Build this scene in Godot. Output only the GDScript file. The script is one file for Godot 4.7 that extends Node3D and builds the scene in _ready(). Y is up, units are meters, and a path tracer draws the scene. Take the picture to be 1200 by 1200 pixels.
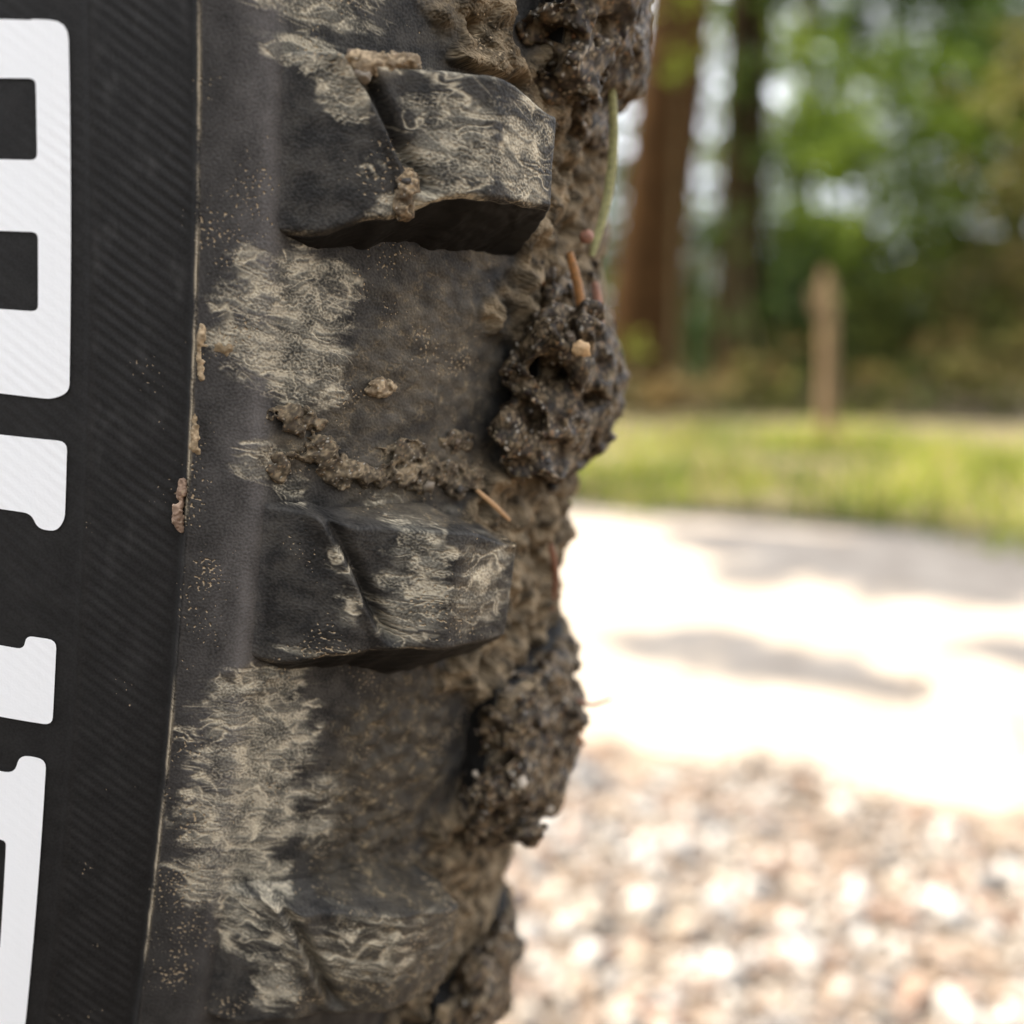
extends Node3D
# A muddy mountain bike tyre seen from a few centimetres, on a sunlit gravel path at the edge of a wood.
# Tyre coordinates (mm): u runs down along the tread, s runs across it (0 = middle of the tread, + towards the near side), h is height above the casing.

const TYRE_R := 0.372
const TUBE := 0.027
const KNOB := 0.0045
const RC := TYRE_R - KNOB - TUBE
const U0 := 8.0
const U1 := 98.0
const S0 := -9.0
const S1 := 41.0
const TW := 1280
const TH := 2048
const PITCH := 24.096

var er := Vector3.ZERO
var upv := Vector3.ZERO
var axle := Vector3.ZERO
var hub := Vector3.ZERO
var rng := RandomNumberGenerator.new()
var names := {}
var n_a := FastNoiseLite.new()
var n_b := FastNoiseLite.new()
var n_c := FastNoiseLite.new()
var n_d := FastNoiseLite.new()
var n_e := FastNoiseLite.new()
var n_cell := FastNoiseLite.new()
var mask_img: Image
var tex_color: ImageTexture
var tex_height: ImageTexture
var tex_rough: ImageTexture
var rows_color := []
var rows_height := []
var rows_rough := []
var M := {}
var leaf_mesh: ArrayMesh


func _ready() -> void:
	rng.seed = 11
	setup_view()
	setup_noise()
	setup_materials()
	build_setting()
	build_forest()
	build_path_stones()
	build_wheel()
	build_mud_and_debris()


# ---------------------------------------------------------------- camera, sky, sun
func setup_view() -> void:
	var cam := Camera3D.new()
	cam.name = "camera"
	cam.position = Vector3(0, 0.3363, 0)
	cam.rotation = Vector3(-0.1614, 0, 0)
	cam.fov = 50.0
	cam.near = 0.005
	cam.far = 400.0
	var at := CameraAttributesPhysical.new()
	at.frustum_focal_length = 25.734
	at.frustum_focus_distance = 0.059
	at.frustum_near = 0.005
	at.frustum_far = 400.0
	at.exposure_aperture = 25.734 / 1.65
	cam.attributes = at
	cam.fov = 50.0
	add_child(cam)
	cam.current = true

	var env := Environment.new()
	env.background_mode = Environment.BG_SKY
	var sky := Sky.new()
	var sm := ProceduralSkyMaterial.new()
	sm.sky_top_color = Color(0.67, 0.675, 0.69)
	sm.sky_horizon_color = Color(0.65, 0.67, 0.71)
	sm.energy_multiplier = 1.55
	sm.sky_curve = 0.12
	sm.ground_bottom_color = Color(0.2, 0.18, 0.15)
	sm.ground_horizon_color = Color(0.5, 0.53, 0.56)
	sm.sun_angle_max = 12.0
	sky.sky_material = sm
	env.sky = sky
	env.tonemap_mode = Environment.TONE_MAPPER_LINEAR
	env.tonemap_exposure = 4.4
	env.sdfgi_enabled = true
	env.ssao_enabled = true
	env.ssil_enabled = true
	var we := WorldEnvironment.new()
	we.name = "world_environment"
	we.environment = env
	add_child(we)

	var sun := DirectionalLight3D.new()
	sun.name = "sun"
	sun.light_color = Color(1.0, 0.95, 0.86)
	sun.light_energy = 1.45
	sun.light_angular_distance = 0.5
	sun.shadow_enabled = true
	add_child(sun)
	sun.look_at_from_position(Vector3(-0.55, 0.77, -0.32) * 10.0, Vector3.ZERO, Vector3.UP)


func noise(seed_: int, freq: float, oct: int, kind := FastNoiseLite.TYPE_SIMPLEX_SMOOTH) -> FastNoiseLite:
	var n := FastNoiseLite.new()
	n.seed = seed_
	n.noise_type = kind
	n.frequency = freq
	n.fractal_type = FastNoiseLite.FRACTAL_FBM if oct > 1 else FastNoiseLite.FRACTAL_NONE
	n.fractal_octaves = oct
	return n


func setup_noise() -> void:
	n_a = noise(3, 1.0, 1)
	n_b = noise(8, 1.0, 3)
	n_c = noise(21, 1.0, 2)
	n_d = noise(34, 1.0, 4)
	n_e = noise(55, 1.0, 1)
	n_cell = noise(13, 1.0, 1, FastNoiseLite.TYPE_CELLULAR)
	n_cell.cellular_return_type = FastNoiseLite.RETURN_DISTANCE


# ---------------------------------------------------------------- small helpers
func numbered(called: String) -> String:
	if not names.has(called):
		names[called] = 0
		return called
	names[called] += 1
	return "%s_%03d" % [called, names[called]]


func tag(o: Node, label: String, category: String, group := "", kind := "") -> Node:
	if label:
		o.set_meta("label", label)
	if category:
		o.set_meta("category", category)
	if group:
		o.set_meta("group", group)
	if kind:
		o.set_meta("kind", kind)
	return o


func thing(called: String, label: String, category: String, at: Vector3, group := "") -> Node3D:
	var o := Node3D.new()
	o.name = numbered(called)
	o.position = at
	add_child(o)
	tag(o, label, category, group)
	return o


func put(called: String, mesh: Mesh, mat: Material, parent: Node = self) -> MeshInstance3D:
	var o := MeshInstance3D.new()
	o.mesh = mesh
	o.material_override = mat
	o.name = numbered(called) if parent == self else called
	parent.add_child(o, true)
	return o


func lin(r: float, g: float, b: float) -> Color:
	return Color(r, g, b).linear_to_srgb()


func mat(c: Color, rough: float, vertex := false) -> StandardMaterial3D:
	var m := StandardMaterial3D.new()
	m.albedo_color = c
	m.roughness = rough
	m.vertex_color_use_as_albedo = vertex
	return m


func noise_tex(seed_: int, freq: float, size: int, lo: Color, hi: Color, normal := false) -> NoiseTexture2D:
	var t := NoiseTexture2D.new()
	t.width = size
	t.height = size
	t.seamless = true
	t.noise = noise(seed_, freq, 4)
	if normal:
		t.as_normal_map = true
	else:
		var g := Gradient.new()
		g.set_color(0, lo)
		g.set_color(1, hi)
		t.color_ramp = g
	return t


func tri_mat(seed_: int, lo: Color, hi: Color, rough: float, scale_: float, freq := 0.02) -> StandardMaterial3D:
	var m := mat(Color.WHITE, rough)
	m.albedo_texture = noise_tex(seed_, freq, 256, lo, hi)
	m.uv1_triplanar = true
	m.uv1_world_triplanar = true
	m.uv1_scale = Vector3.ONE * scale_
	return m


# vertices + indices -> mesh with smooth normals; triangles are wound clockwise seen from outside
func finish(v: PackedVector3Array, idx: PackedInt32Array, uv := PackedVector2Array(), col := PackedColorArray()) -> ArrayMesh:
	var nn := PackedVector3Array()
	nn.resize(v.size())
	for t in range(0, idx.size(), 3):
		var a := idx[t]
		var b := idx[t + 1]
		var c := idx[t + 2]
		var f := (v[c] - v[a]).cross(v[b] - v[a]) * 1e6
		nn[a] += f
		nn[b] += f
		nn[c] += f
	for i in nn.size():
		nn[i] = nn[i].normalized()
	var arr := []
	arr.resize(Mesh.ARRAY_MAX)
	arr[Mesh.ARRAY_VERTEX] = v
	arr[Mesh.ARRAY_NORMAL] = nn
	arr[Mesh.ARRAY_INDEX] = idx
	if uv.size():
		arr[Mesh.ARRAY_TEX_UV] = uv
	if col.size():
		arr[Mesh.ARRAY_COLOR] = col
	var m := ArrayMesh.new()
	m.add_surface_from_arrays(Mesh.PRIMITIVE_TRIANGLES, arr)
	return m


# indices of a grid of nu rows and nv columns; flip turns the outside round
func grid_index(nu: int, nv: int, flip := false) -> PackedInt32Array:
	var idx := PackedInt32Array()
	idx.resize((nu - 1) * (nv - 1) * 6)
	var k := 0
	for i in nu - 1:
		for j in nv - 1:
			var a := i * nv + j
			var b := a + 1
			var c := a + nv
			var d := c + 1
			if flip:
				idx[k] = a; idx[k + 1] = b; idx[k + 2] = c; idx[k + 3] = b; idx[k + 4] = d; idx[k + 5] = c
			else:
				idx[k] = a; idx[k + 1] = c; idx[k + 2] = b; idx[k + 3] = b; idx[k + 4] = c; idx[k + 5] = d
			k += 6
	return idx


func tube(points: Array, radii: Array, sides := 8, flat := 1.0) -> ArrayMesh:
	var v := PackedVector3Array()
	var uv := PackedVector2Array()
	var n := points.size()
	var ref := Vector3(0.13, 0.21, 0.97).normalized()
	var side := Vector3.ZERO
	for i in n:
		var d: Vector3 = (points[mini(i + 1, n - 1)] - points[maxi(i - 1, 0)]).normalized()
		if i == 0:
			side = d.cross(ref if absf(d.dot(ref)) < 0.9 else Vector3.RIGHT).normalized()
		side = (side - d * side.dot(d)).normalized()
		var other := d.cross(side)
		for j in sides + 1:
			var a := TAU * j / sides
			v.append(points[i] + (side * cos(a) + other * sin(a) * flat) * float(radii[i]))
			uv.append(Vector2(float(j) / sides, float(i) / n))
	return finish(v, grid_index(n, sides + 1, false), uv)


# a lumpy stone, about 1 unit across
func stone_mesh(seed_: int, rough: float, rings := 7, flat := 0.7) -> ArrayMesh:
	var n := noise(seed_, 0.9, 2)
	var v := PackedVector3Array()
	var seg := rings + 3
	for i in rings + 1:
		for j in seg + 1:
			var a := PI * i / rings
			var b := TAU * (j % seg) / seg
			var p := Vector3(sin(a) * cos(b), cos(a), sin(a) * sin(b))
			var r := 0.5 * (1.0 + rough * n.get_noise_3dv(p * 1.3 + Vector3.ONE * seed_))
			v.append(Vector3(p.x * r, p.y * r * flat, p.z * r * 0.85))
	return finish(v, grid_index(rings + 1, seg + 1, true))


# ---------------------------------------------------------------- materials
func setup_materials() -> void:
	M.rubber = tri_mat(5, lin(0.020, 0.020, 0.021), lin(0.036, 0.035, 0.036), 0.55, 60.0)
	M.mud_film = tri_mat(6, lin(0.05, 0.038, 0.024), lin(0.26, 0.195, 0.125), 0.85, 90.0, 0.05)
	M.ring = mat(Color.WHITE, 0.7, true)
	M.ring.metallic_specular = 0.2
	M.rim = mat(lin(0.03, 0.03, 0.032), 0.35)
	M.steel = mat(lin(0.5, 0.5, 0.5), 0.35)
	M.steel.metallic = 0.9
	M.mud = mat(Color.WHITE, 0.55, true)
	M.mud.metallic_specular = 0.3
	M.mud_dry = mat(Color.WHITE, 0.9, true)
	M.grit = mat(Color.WHITE, 0.55, true)
	M.leaf = mat(Color.WHITE, 0.6, true)
	M.leaf.metallic_specular = 0.25
	M.leaf.backlight_enabled = true
	M.leaf.backlight = Color(0.8, 0.8, 0.8)
	M.grass = M.leaf
	M.bark_red = tri_mat(71, lin(0.016, 0.0085, 0.0035), lin(0.060, 0.031, 0.012), 0.9, 2.2)
	M.bark_dark = tri_mat(72, lin(0.006, 0.004, 0.0017), lin(0.026, 0.018, 0.007), 0.9, 2.5)
	M.bark_tan = tri_mat(73, lin(0.10, 0.07, 0.04), lin(0.26, 0.175, 0.105), 0.85, 6.0)
	M.stem = tri_mat(74, lin(0.07, 0.06, 0.03), lin(0.16, 0.13, 0.07), 0.9, 6.0)
	for bark in [M.bark_red, M.bark_dark, M.bark_tan, M.stem]:
		bark.metallic_specular = 0.12
	M.needle_tan = tri_mat(81, lin(0.26, 0.16, 0.08), lin(0.50, 0.30, 0.14), 0.6, 700.0)
	M.needle_orange = tri_mat(82, lin(0.12, 0.07, 0.03), lin(0.42, 0.18, 0.05), 0.6, 500.0)
	M.needle_red = tri_mat(83, lin(0.07, 0.035, 0.02), lin(0.28, 0.10, 0.05), 0.6, 500.0)
	M.needle_pink = tri_mat(84, lin(0.12, 0.06, 0.04), lin(0.34, 0.15, 0.09), 0.6, 500.0)
	M.blade = tri_mat(85, lin(0.14, 0.13, 0.05), lin(0.34, 0.33, 0.13), 0.6, 400.0)
	M.blade.backlight_enabled = true
	M.blade.backlight = Color(0.5, 0.5, 0.5)
	leaf_mesh = make_leaf()


func make_leaf() -> ArrayMesh:
	# a folded pointed oval, 1 unit long
	var v := PackedVector3Array([Vector3(0, 0, 0), Vector3(-0.26, 0.06, 0.35), Vector3(0, 0, 0.38), Vector3(0.26, 0.06, 0.35), Vector3(-0.2, 0.03, 0.7), Vector3(0, -0.03, 0.7), Vector3(0.2, 0.03, 0.7), Vector3(0, -0.1, 1.0)])
	var idx := PackedInt32Array([0, 1, 2, 0, 2, 3, 1, 4, 2, 2, 4, 5, 2, 5, 3, 3, 5, 6, 4, 7, 5, 5, 7, 6])
	return finish(v, idx)


# ---------------------------------------------------------------- the setting
func sheet(called: String, y: float, poly: PackedVector2Array, material: Material) -> MeshInstance3D:
	var st := SurfaceTool.new()
	st.begin(Mesh.PRIMITIVE_TRIANGLES)
	var tri := Geometry2D.triangulate_polygon(poly)
	for i in tri:
		st.set_normal(Vector3.UP)
		st.set_uv(poly[i])
		st.add_vertex(Vector3(poly[i].x, y, poly[i].y))
	var o := put(called, st.commit(), material)
	o.set_meta("kind", "structure")
	return o


const SLANT := 0.5


# a strip of ground that runs along the path, which heads a little away to the left
func band(x0: float, x1: float, far_z: float, near_z: float, wobble: float, seed_: int) -> PackedVector2Array:
	var n := noise(seed_, 1.1, 3)
	var p := PackedVector2Array()
	var steps := 90
	for i in steps + 1:
		var x := lerpf(x0, x1, float(i) / steps)
		p.append(Vector2(x, far_z + SLANT * clampf(x, -3.0, 3.0) + wobble * n.get_noise_2d(x, 3.0)))
	for i in steps + 1:
		var x := lerpf(x1, x0, float(i) / steps)
		p.append(Vector2(x, near_z + SLANT * clampf(x, -3.0, 3.0) + wobble * n.get_noise_2d(x, 40.0)))
	return p


func build_setting() -> void:
	var ground_mat := tri_mat(40, lin(0.035, 0.024, 0.014), lin(0.15, 0.10, 0.055), 0.95, 0.9, 0.03)
	sheet("ground", 0.0, PackedVector2Array([Vector2(-150, -150), Vector2(150, -150), Vector2(150, 150), Vector2(-150, 150)]), ground_mat)
	var path_mat := tri_mat(41, lin(0.19, 0.158, 0.128), lin(0.32, 0.28, 0.235), 0.95, 1.3, 0.03)
	sheet("path", 0.004, band(-14, 14, -2.20, -0.88, 0.12, 5), path_mat)
	var litter_mat := tri_mat(42, lin(0.055, 0.04, 0.03), lin(0.25, 0.195, 0.15), 0.95, 3.0, 0.04)
	sheet("path_edge", 0.008, band(-14, 14, -0.90, 0.05, 0.06, 6), litter_mat)
	var verge_mat := tri_mat(43, lin(0.04, 0.035, 0.014), lin(0.17, 0.125, 0.055), 0.95, 1.3, 0.03)
	sheet("grass_verge", 0.012, band(-14, 14, -5.4, -2.16, 0.34, 7), verge_mat)

	# grass on the verge
	var blade := grass_blade()
	var n := noise(17, 1.5, 2)
	var xf: Array[Transform3D] = []
	var cols: Array[Color] = []
	for i in 30000:
		var x := rng.randf_range(-1.6, 3.2) if i < 24000 else rng.randf_range(-5.0, -1.6)
		var z := -2.06 + SLANT * x + 0.30 * n.get_noise_2d(x * 1.4, 70.0) - (1.8 + 0.6 * n.get_noise_2d(x * 0.9, 20.0)) * pow(rng.randf(), 1.1)
		var k := n.get_noise_2d(x, z * 1.6) + 0.35 * n.get_noise_2d(x * 4.0, z * 4.0)
		if k < -0.22 - 0.12 * clampf(x, -1.0, 1.0) and rng.randf() < 0.93:
			continue
		var tall := rng.randf_range(0.02, 0.058) * (1.0 + 0.6 * k) * (1.0 + 0.35 * clampf(x, 0.0, 1.5))
		var b := Basis(Vector3.UP, rng.randf() * TAU).rotated(Vector3(rng.randf() - 0.5, 0, rng.randf() - 0.5).normalized(), rng.randf_range(0, 0.7))
		xf.append(Transform3D(b.scaled(Vector3.ONE * tall), Vector3(x, 0.01, z)))
		var c := Color(0.045, 0.085, 0.008).lerp(Color(0.26, 0.30, 0.03), clampf(0.45 + 1.6 * n.get_noise_2d(x * 1.3 + 9.0, z * 2.0) + rng.randf_range(-0.25, 0.25), 0, 1))
		if rng.randf() < 0.18:
			c = Color(0.33, 0.25, 0.11)
		cols.append(c)
	var g := multi("verge_grass", blade, M.grass, xf, cols, self)
	tag(g, "short sunlit yellow-green grass along the far side of the path", "grass", "", "stuff")

	# leaf litter in front of the path
	xf = []
	cols = []
	for i in 2600:
		var p := Vector3(rng.randf_range(-0.25, 0.75), 0.012, rng.randf_range(-1.0, -0.42))
		if p.z < -0.88 + SLANT * p.x and rng.randf() < 0.9:
			continue
		var s := rng.randf_range(0.008, 0.024)
		var b := Basis(Vector3.UP, rng.randf() * TAU).rotated(Vector3(rng.randf() - 0.5, 0, rng.randf() - 0.5).normalized(), rng.randf_range(0, 0.6))
		xf.append(Transform3D(b.scaled(Vector3.ONE * s), p))
		cols.append([Color(0.20, 0.13, 0.095), Color(0.26, 0.195, 0.15), Color(0.12, 0.09, 0.07), Color(0.31, 0.26, 0.21)][rng.randi() % 4].lightened(rng.randf() * 0.1))
	var lit := multi("leaf_litter", leaf_mesh, M.leaf, xf, cols, self)
	tag(lit, "brown leaf litter and wood chips between the pebbles in front of the path", "leaf litter", "", "stuff")


func grass_blade() -> ArrayMesh:
	var v := PackedVector3Array()
	for i in 4:
		var t := i / 3.0
		var w := 0.055 * (1.0 - t * 0.95)
		v.append(Vector3(-w, t, t * t * 0.5))
		v.append(Vector3(w, t, t * t * 0.5))
	return finish(v, grid_index(4, 2))


func multi(called: String, mesh: Mesh, material: Material, xf: Array[Transform3D], cols: Array[Color], parent: Node) -> MultiMeshInstance3D:
	var mm := MultiMesh.new()
	mm.transform_format = MultiMesh.TRANSFORM_3D
	mm.use_colors = true
	mm.mesh = mesh
	mm.instance_count = xf.size()
	for i in xf.size():
		mm.set_instance_transform(i, xf[i])
		mm.set_instance_color(i, cols[i])
	var o := MultiMeshInstance3D.new()
	o.multimesh = mm
	o.material_override = material
	o.name = numbered(called) if parent == self else called
	parent.add_child(o, true)
	return o


# leaves gathered in sprays: clumps are [centre, radius, leaves]
func foliage(called: String, clumps: Array, size: float, ca: Color, cb: Color, parent: Node) -> MultiMeshInstance3D:
	var xf: Array[Transform3D] = []
	var cols: Array[Color] = []
	for c in clumps:
		var centre: Vector3 = c[0]
		var rad: float = c[1]
		var count: int = c[2]
		var twigs := maxi(3, count / 14)
		var per := maxi(1, count / twigs)
		for t in twigs:
			var d := Vector3(rng.randfn(), rng.randfn() * 0.8, rng.randfn()) * 0.5
			var at := centre + d.limit_length(1.25) * rad
			var shade := rng.randf()
			for k in per:
				var p := at + Vector3(rng.randfn(), rng.randfn() * 0.6, rng.randfn()) * rad * 0.16
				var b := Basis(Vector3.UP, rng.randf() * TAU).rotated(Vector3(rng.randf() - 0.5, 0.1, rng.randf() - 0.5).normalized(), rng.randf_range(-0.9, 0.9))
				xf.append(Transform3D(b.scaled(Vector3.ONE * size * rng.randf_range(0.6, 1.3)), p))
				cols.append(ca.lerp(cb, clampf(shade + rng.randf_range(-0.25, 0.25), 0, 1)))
	var o := multi(called, leaf_mesh, M.leaf, xf, cols, parent)
	o.set_meta("kind", "stuff")
	return o


func trunk_mesh(height: float, r: float, lean: Vector3, seed_: int, flare := 0.5) -> ArrayMesh:
	var n := noise(seed_, 1.0, 3)
	var v := PackedVector3Array()
	var rings := 40
	var seg := 22
	for i in rings + 1:
		var t := pow(float(i) / rings, 1.5)
		var y := t * height - 0.05 * (1.0 if i == 0 else 0.0)
		for j in seg + 1:
			var a := TAU * (j % seg) / seg
			var d := Vector3(cos(a), 0, sin(a))
			var rad := r * (1.0 - 0.75 * t) * (1.0 + flare * exp(-y / 0.22) * (0.8 + 0.4 * sin(a * 3.0 + seed_)))
			rad *= 1.0 + 0.10 * n.get_noise_3d(d.x * 4.0, y * 1.2, d.z * 4.0)
			v.append(d * rad + Vector3(lean.x * y + 0.02 * sin(y * 1.3 + seed_), y, lean.z * y))
	return finish(v, grid_index(rings + 1, seg + 1, false))


func limb_mesh(a: Vector3, b: Vector3, r: float) -> ArrayMesh:
	var pts := []
	var rad := []
	for i in 6:
		var t := i / 5.0
		pts.append(a.lerp(b, t) + Vector3(0, -0.12 * sin(t * PI) * a.distance_to(b) * 0.5, 0))
		rad.append(r * (1.0 - 0.75 * t))
	return tube(pts, rad, 6)


func tree(label: String, at: Vector3, height: float, r: float, lean: Vector3, bark: Material, seed_: int, ca: Color, cb: Color, crown_from: float, leaves: int) -> Node3D:
	rng.seed = 7000 + seed_
	var t := thing("tree", label, "tree", at, "trees at the edge of the wood")
	put("trunk", trunk_mesh(height, r, lean, seed_), bark, t)
	var clumps := []
	for i in 9:
		var y := lerpf(crown_from, height * 0.98, (i + rng.randf()) / 9.0)
		var a := rng.randf() * TAU
		var reach := lerpf(1.5, 0.5, y / height) * rng.randf_range(0.7, 1.1)
		var from := Vector3(lean.x * y, y, lean.z * y)
		var to := from + Vector3(cos(a) * reach, rng.randf_range(0.0, 0.5), sin(a) * reach)
		put("limb", limb_mesh(from, to, r * 0.22), bark, t)
		clumps.append([to, 0.7, leaves / 9])
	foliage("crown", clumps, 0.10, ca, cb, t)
	return t


func shrub(called: String, label: String, category: String, group: String, at: Vector3, clumps: Array, size: float, ca: Color, cb: Color, stem_r := 0.008) -> Node3D:
	var t := thing(called, label, category, at, group)
	for c in clumps:
		var from := Vector3(rng.randf_range(-0.05, 0.05), 0, rng.randf_range(-0.05, 0.05))
		put("stem", limb_mesh(from, c[0], stem_r), M.stem, t)
	foliage("foliage", clumps, size, ca, cb, t)
	return t


func spot(px: float, dist: float) -> Vector3:
	return Vector3((px - 600.0) / 1287.0 * dist, 0.0, -dist)


func build_forest() -> void:
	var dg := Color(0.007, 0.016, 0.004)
	var mg := Color(0.05, 0.088, 0.011)
	var lg := Color(0.15, 0.21, 0.022)
	var yg := Color(0.14, 0.145, 0.028)
	var tan_ := Color(0.24, 0.19, 0.08)
	tree("tall reddish-brown trunk nearest the tyre, leaning right", Vector3(0.49, 0, -4.7), 11.0, 0.15, Vector3(0.115, 0, 0), M.bark_red, 1, dg, mg, 3.5, 900)
	tree("dark slender trunk just right of the reddish-brown one", Vector3(1.04, 0, -5.2), 9.0, 0.115, Vector3(0.02, 0, 0), M.bark_dark, 2, dg, mg, 3.2, 900)
	tree("thin dark trunk deep in the wood behind the pale post", Vector3(2.25, 0, -8.6), 8.0, 0.09, Vector3(-0.02, 0, 0), M.bark_dark, 3, dg, mg, 2.6, 700)
	tree("dark trunk far back at the right edge of the wood", Vector3(4.1, 0, -9.2), 9.0, 0.12, Vector3(0.01, 0, 0), M.bark_dark, 4, dg, mg, 2.6, 700)

	var post := thing("post", "pale broken wooden post standing in the grass", "post", Vector3(0.912, 0, -3.2))
	var pts := [Vector3(0.01, -0.03, 0), Vector3(0.005, 0.1, 0), Vector3(0, 0.25, 0), Vector3(-0.008, 0.4, 0.005), Vector3(-0.014, 0.48, 0.0), Vector3(-0.02, 0.52, 0)]
	put("shaft", tube(pts, [0.026, 0.025, 0.023, 0.022, 0.019, 0.006], 9), M.bark_tan, post)
	put("branch_stub", tube([Vector3(-0.02, 0.38, 0), Vector3(-0.05, 0.42, 0.01), Vector3(-0.06, 0.46, 0.01)], [0.014, 0.011, 0.006], 7), M.bark_tan, post)

	# left tree shades the path; near tree and bushes are added, to block light
	var left := tree("leafy tree left of the path whose lowest branch reaches over it", Vector3(-1.7, 0, -3.2), 9.0, 0.10, Vector3(0, 0, 0), M.bark_dark, 5, dg, mg, 6.8, 700)
	put("limb", limb_mesh(Vector3(0, 1.5, 0), Vector3(0.95, 2.05, 0.78), 0.03), M.bark_dark, left)
	var sprays := []
	for q in [[0.34, -1.78, 0.08, 360], [0.46, -1.70, 0.11, 900], [0.58, -1.63, 0.13, 1200], [0.70, -1.57, 0.14, 1200], [0.84, -1.50, 0.14, 1000], [0.55, -1.50, 0.12, 800], [0.70, -1.44, 0.12, 800], [0.42, -1.58, 0.10, 500], [0.30, -1.50, 0.05, 90], [0.50, -1.44, 0.06, 90], [0.15, -1.17, 0.035, 80], [0.21, -1.14, 0.06, 170], [0.29, -1.06, 0.05, 130], [0.33, -1.02, 0.035, 60], [0.52, -1.13, 0.06, 150], [0.60, -1.12, 0.06, 150]]:
		# a spray whose shade falls on the path at (x, z)
		sprays.append([Vector3(q[0] - 1.43, 2.0 + 0.1 * q[0], q[1] - 0.83) - left.position, q[2], q[3]])
	foliage("spray", sprays, 0.04, mg, lg, left)
	var near := tree("added unseen leafy tree that shades the wheel, left of the camera", Vector3(-2.7, 0, -1.0), 10.0, 0.09, Vector3(0, 0, 0), M.bark_dark, 6, dg, mg, 7.6, 700)
	put("limb", limb_mesh(Vector3(0, 2.2, 0), Vector3(0.2, 3.0, 0.15), 0.03), M.bark_dark, near)
	foliage("spray", [[Vector3(0.05, 3.0, 0.40), 0.62, 2300], [Vector3(0.3, 2.7, 0.75), 0.42, 1100]], 0.11, dg, mg, near)  # added crown, darkens the ground round the wheel
	var back := "bushes added along the near side of the path to block low sky"
	for k in 7:  # added bushes keep low sky light off the tyre
		var x := -2.7 + 0.95 * k
		var z := 2.0 + 0.35 * sin(k * 2.1) + 0.10 * x * x * 0.5
		var tall := 1.15 + 0.3 * sin(k * 1.7)
		shrub("bush", ["broad dark bush", "tall dark bush", "dense dark bush"][k % 3] + " added unseen behind the camera, %s from the left end of its row" % ["first", "second", "third", "fourth", "fifth", "sixth", "seventh", "eighth", "ninth"][k], "bush", back, Vector3(x, 0, z), [[Vector3(0, tall * 0.2, 0), 0.5, 500], [Vector3(0.2, tall * 0.5, 0), 0.55, 600], [Vector3(-0.2, tall * 0.8, 0), 0.5, 500], [Vector3(0, tall * 1.1, 0), 0.4, 300]], 0.10, dg, mg)

	var g := "shrubs at the edge of the wood"
	var fern := Color(0.22, 0.15, 0.06)
	shrub("fern", "low patch of tawny bracken left of the pale post", "fern", g, spot(830, 4.7), [[Vector3(-0.15, 0.1, 0), 0.16, 260], [Vector3(0.2, 0.12, 0), 0.18, 300]], 0.04, Color(0.09, 0.08, 0.02), fern)
	shrub("fern", "low patch of tawny bracken right of the pale post", "fern", g, spot(1075, 4.4), [[Vector3(-0.15, 0.12, 0), 0.16, 260], [Vector3(0.15, 0.18, 0), 0.2, 340]], 0.04, Color(0.07, 0.09, 0.02), fern)
	shrub("fern", "tawny bracken in the grass at the right border", "fern", g, spot(1185, 4.2), [[Vector3(-0.1, 0.16, 0), 0.18, 300], [Vector3(0.15, 0.25, 0), 0.22, 340]], 0.04, Color(0.08, 0.10, 0.02), fern)
	var ol := Color(0.13, 0.145, 0.03)
	shrub("shrub", "dark green shrub between the slender trunk and the post", "shrub", g, spot(880, 5.6), [[Vector3(-0.05, 0.35, 0), 0.36, 1500], [Vector3(0.12, 0.62, 0.1), 0.3, 900], [Vector3(0.0, 0.12, 0.1), 0.36, 1300]], 0.05, dg, Color(0.03, 0.06, 0.014))
	shrub("sapling", "sapling with bright green leaves above the pale post", "sapling", g, spot(1010, 5.3), [[Vector3(0.0, 1.15, 0), 0.36, 800], [Vector3(0.25, 0.9, 0.1), 0.36, 800], [Vector3(-0.18, 0.78, 0.1), 0.26, 400], [Vector3(0.35, 1.3, 0.0), 0.3, 500], [Vector3(-0.1, 1.55, 0.0), 0.22, 200]], 0.055, mg, lg)
	shrub("sapling", "dark leafy sapling at the upper right", "sapling", g, spot(1110, 6.4), [[Vector3(0, 1.75, 0), 0.42, 1000], [Vector3(-0.3, 1.4, 0), 0.4, 900], [Vector3(0.35, 1.3, 0), 0.4, 1000], [Vector3(0.1, 0.95, 0), 0.4, 1000], [Vector3(0.3, 2.0, 0), 0.4, 700]], 0.06, dg, mg)
	shrub("sapling", "pale yellowish sapling at the right border", "sapling", g, spot(1205, 4.9), [[Vector3(0, 1.4, 0), 0.3, 700], [Vector3(-0.05, 1.05, 0), 0.28, 600], [Vector3(0.1, 0.75, 0), 0.26, 400]], 0.05, yg, tan_)
	shrub("shrub", "low olive shrub right of the post", "shrub", g, spot(1060, 5.0), [[Vector3(0, 0.4, 0), 0.34, 1100], [Vector3(0.3, 0.3, 0), 0.3, 800], [Vector3(-0.25, 0.35, 0), 0.26, 600]], 0.045, Color(0.02, 0.04, 0.014), ol)
	shrub("shrub", "low brownish-green shrub at the right border", "shrub", g, spot(1190, 5.2), [[Vector3(0, 0.55, 0), 0.34, 900], [Vector3(-0.25, 0.3, 0), 0.32, 900], [Vector3(0.2, 0.2, 0), 0.32, 700]], 0.045, Color(0.08, 0.07, 0.024), Color(0.26, 0.19, 0.08))
	shrub("sapling", "thin sapling with sparse leaves before the sky gaps", "sapling", g, spot(905, 6.2), [[Vector3(0, 1.85, 0), 0.42, 330], [Vector3(0.2, 1.4, 0), 0.36, 300], [Vector3(-0.25, 1.25, 0), 0.36, 260], [Vector3(0.1, 0.95, 0), 0.4, 560]], 0.055, mg, lg)
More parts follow.
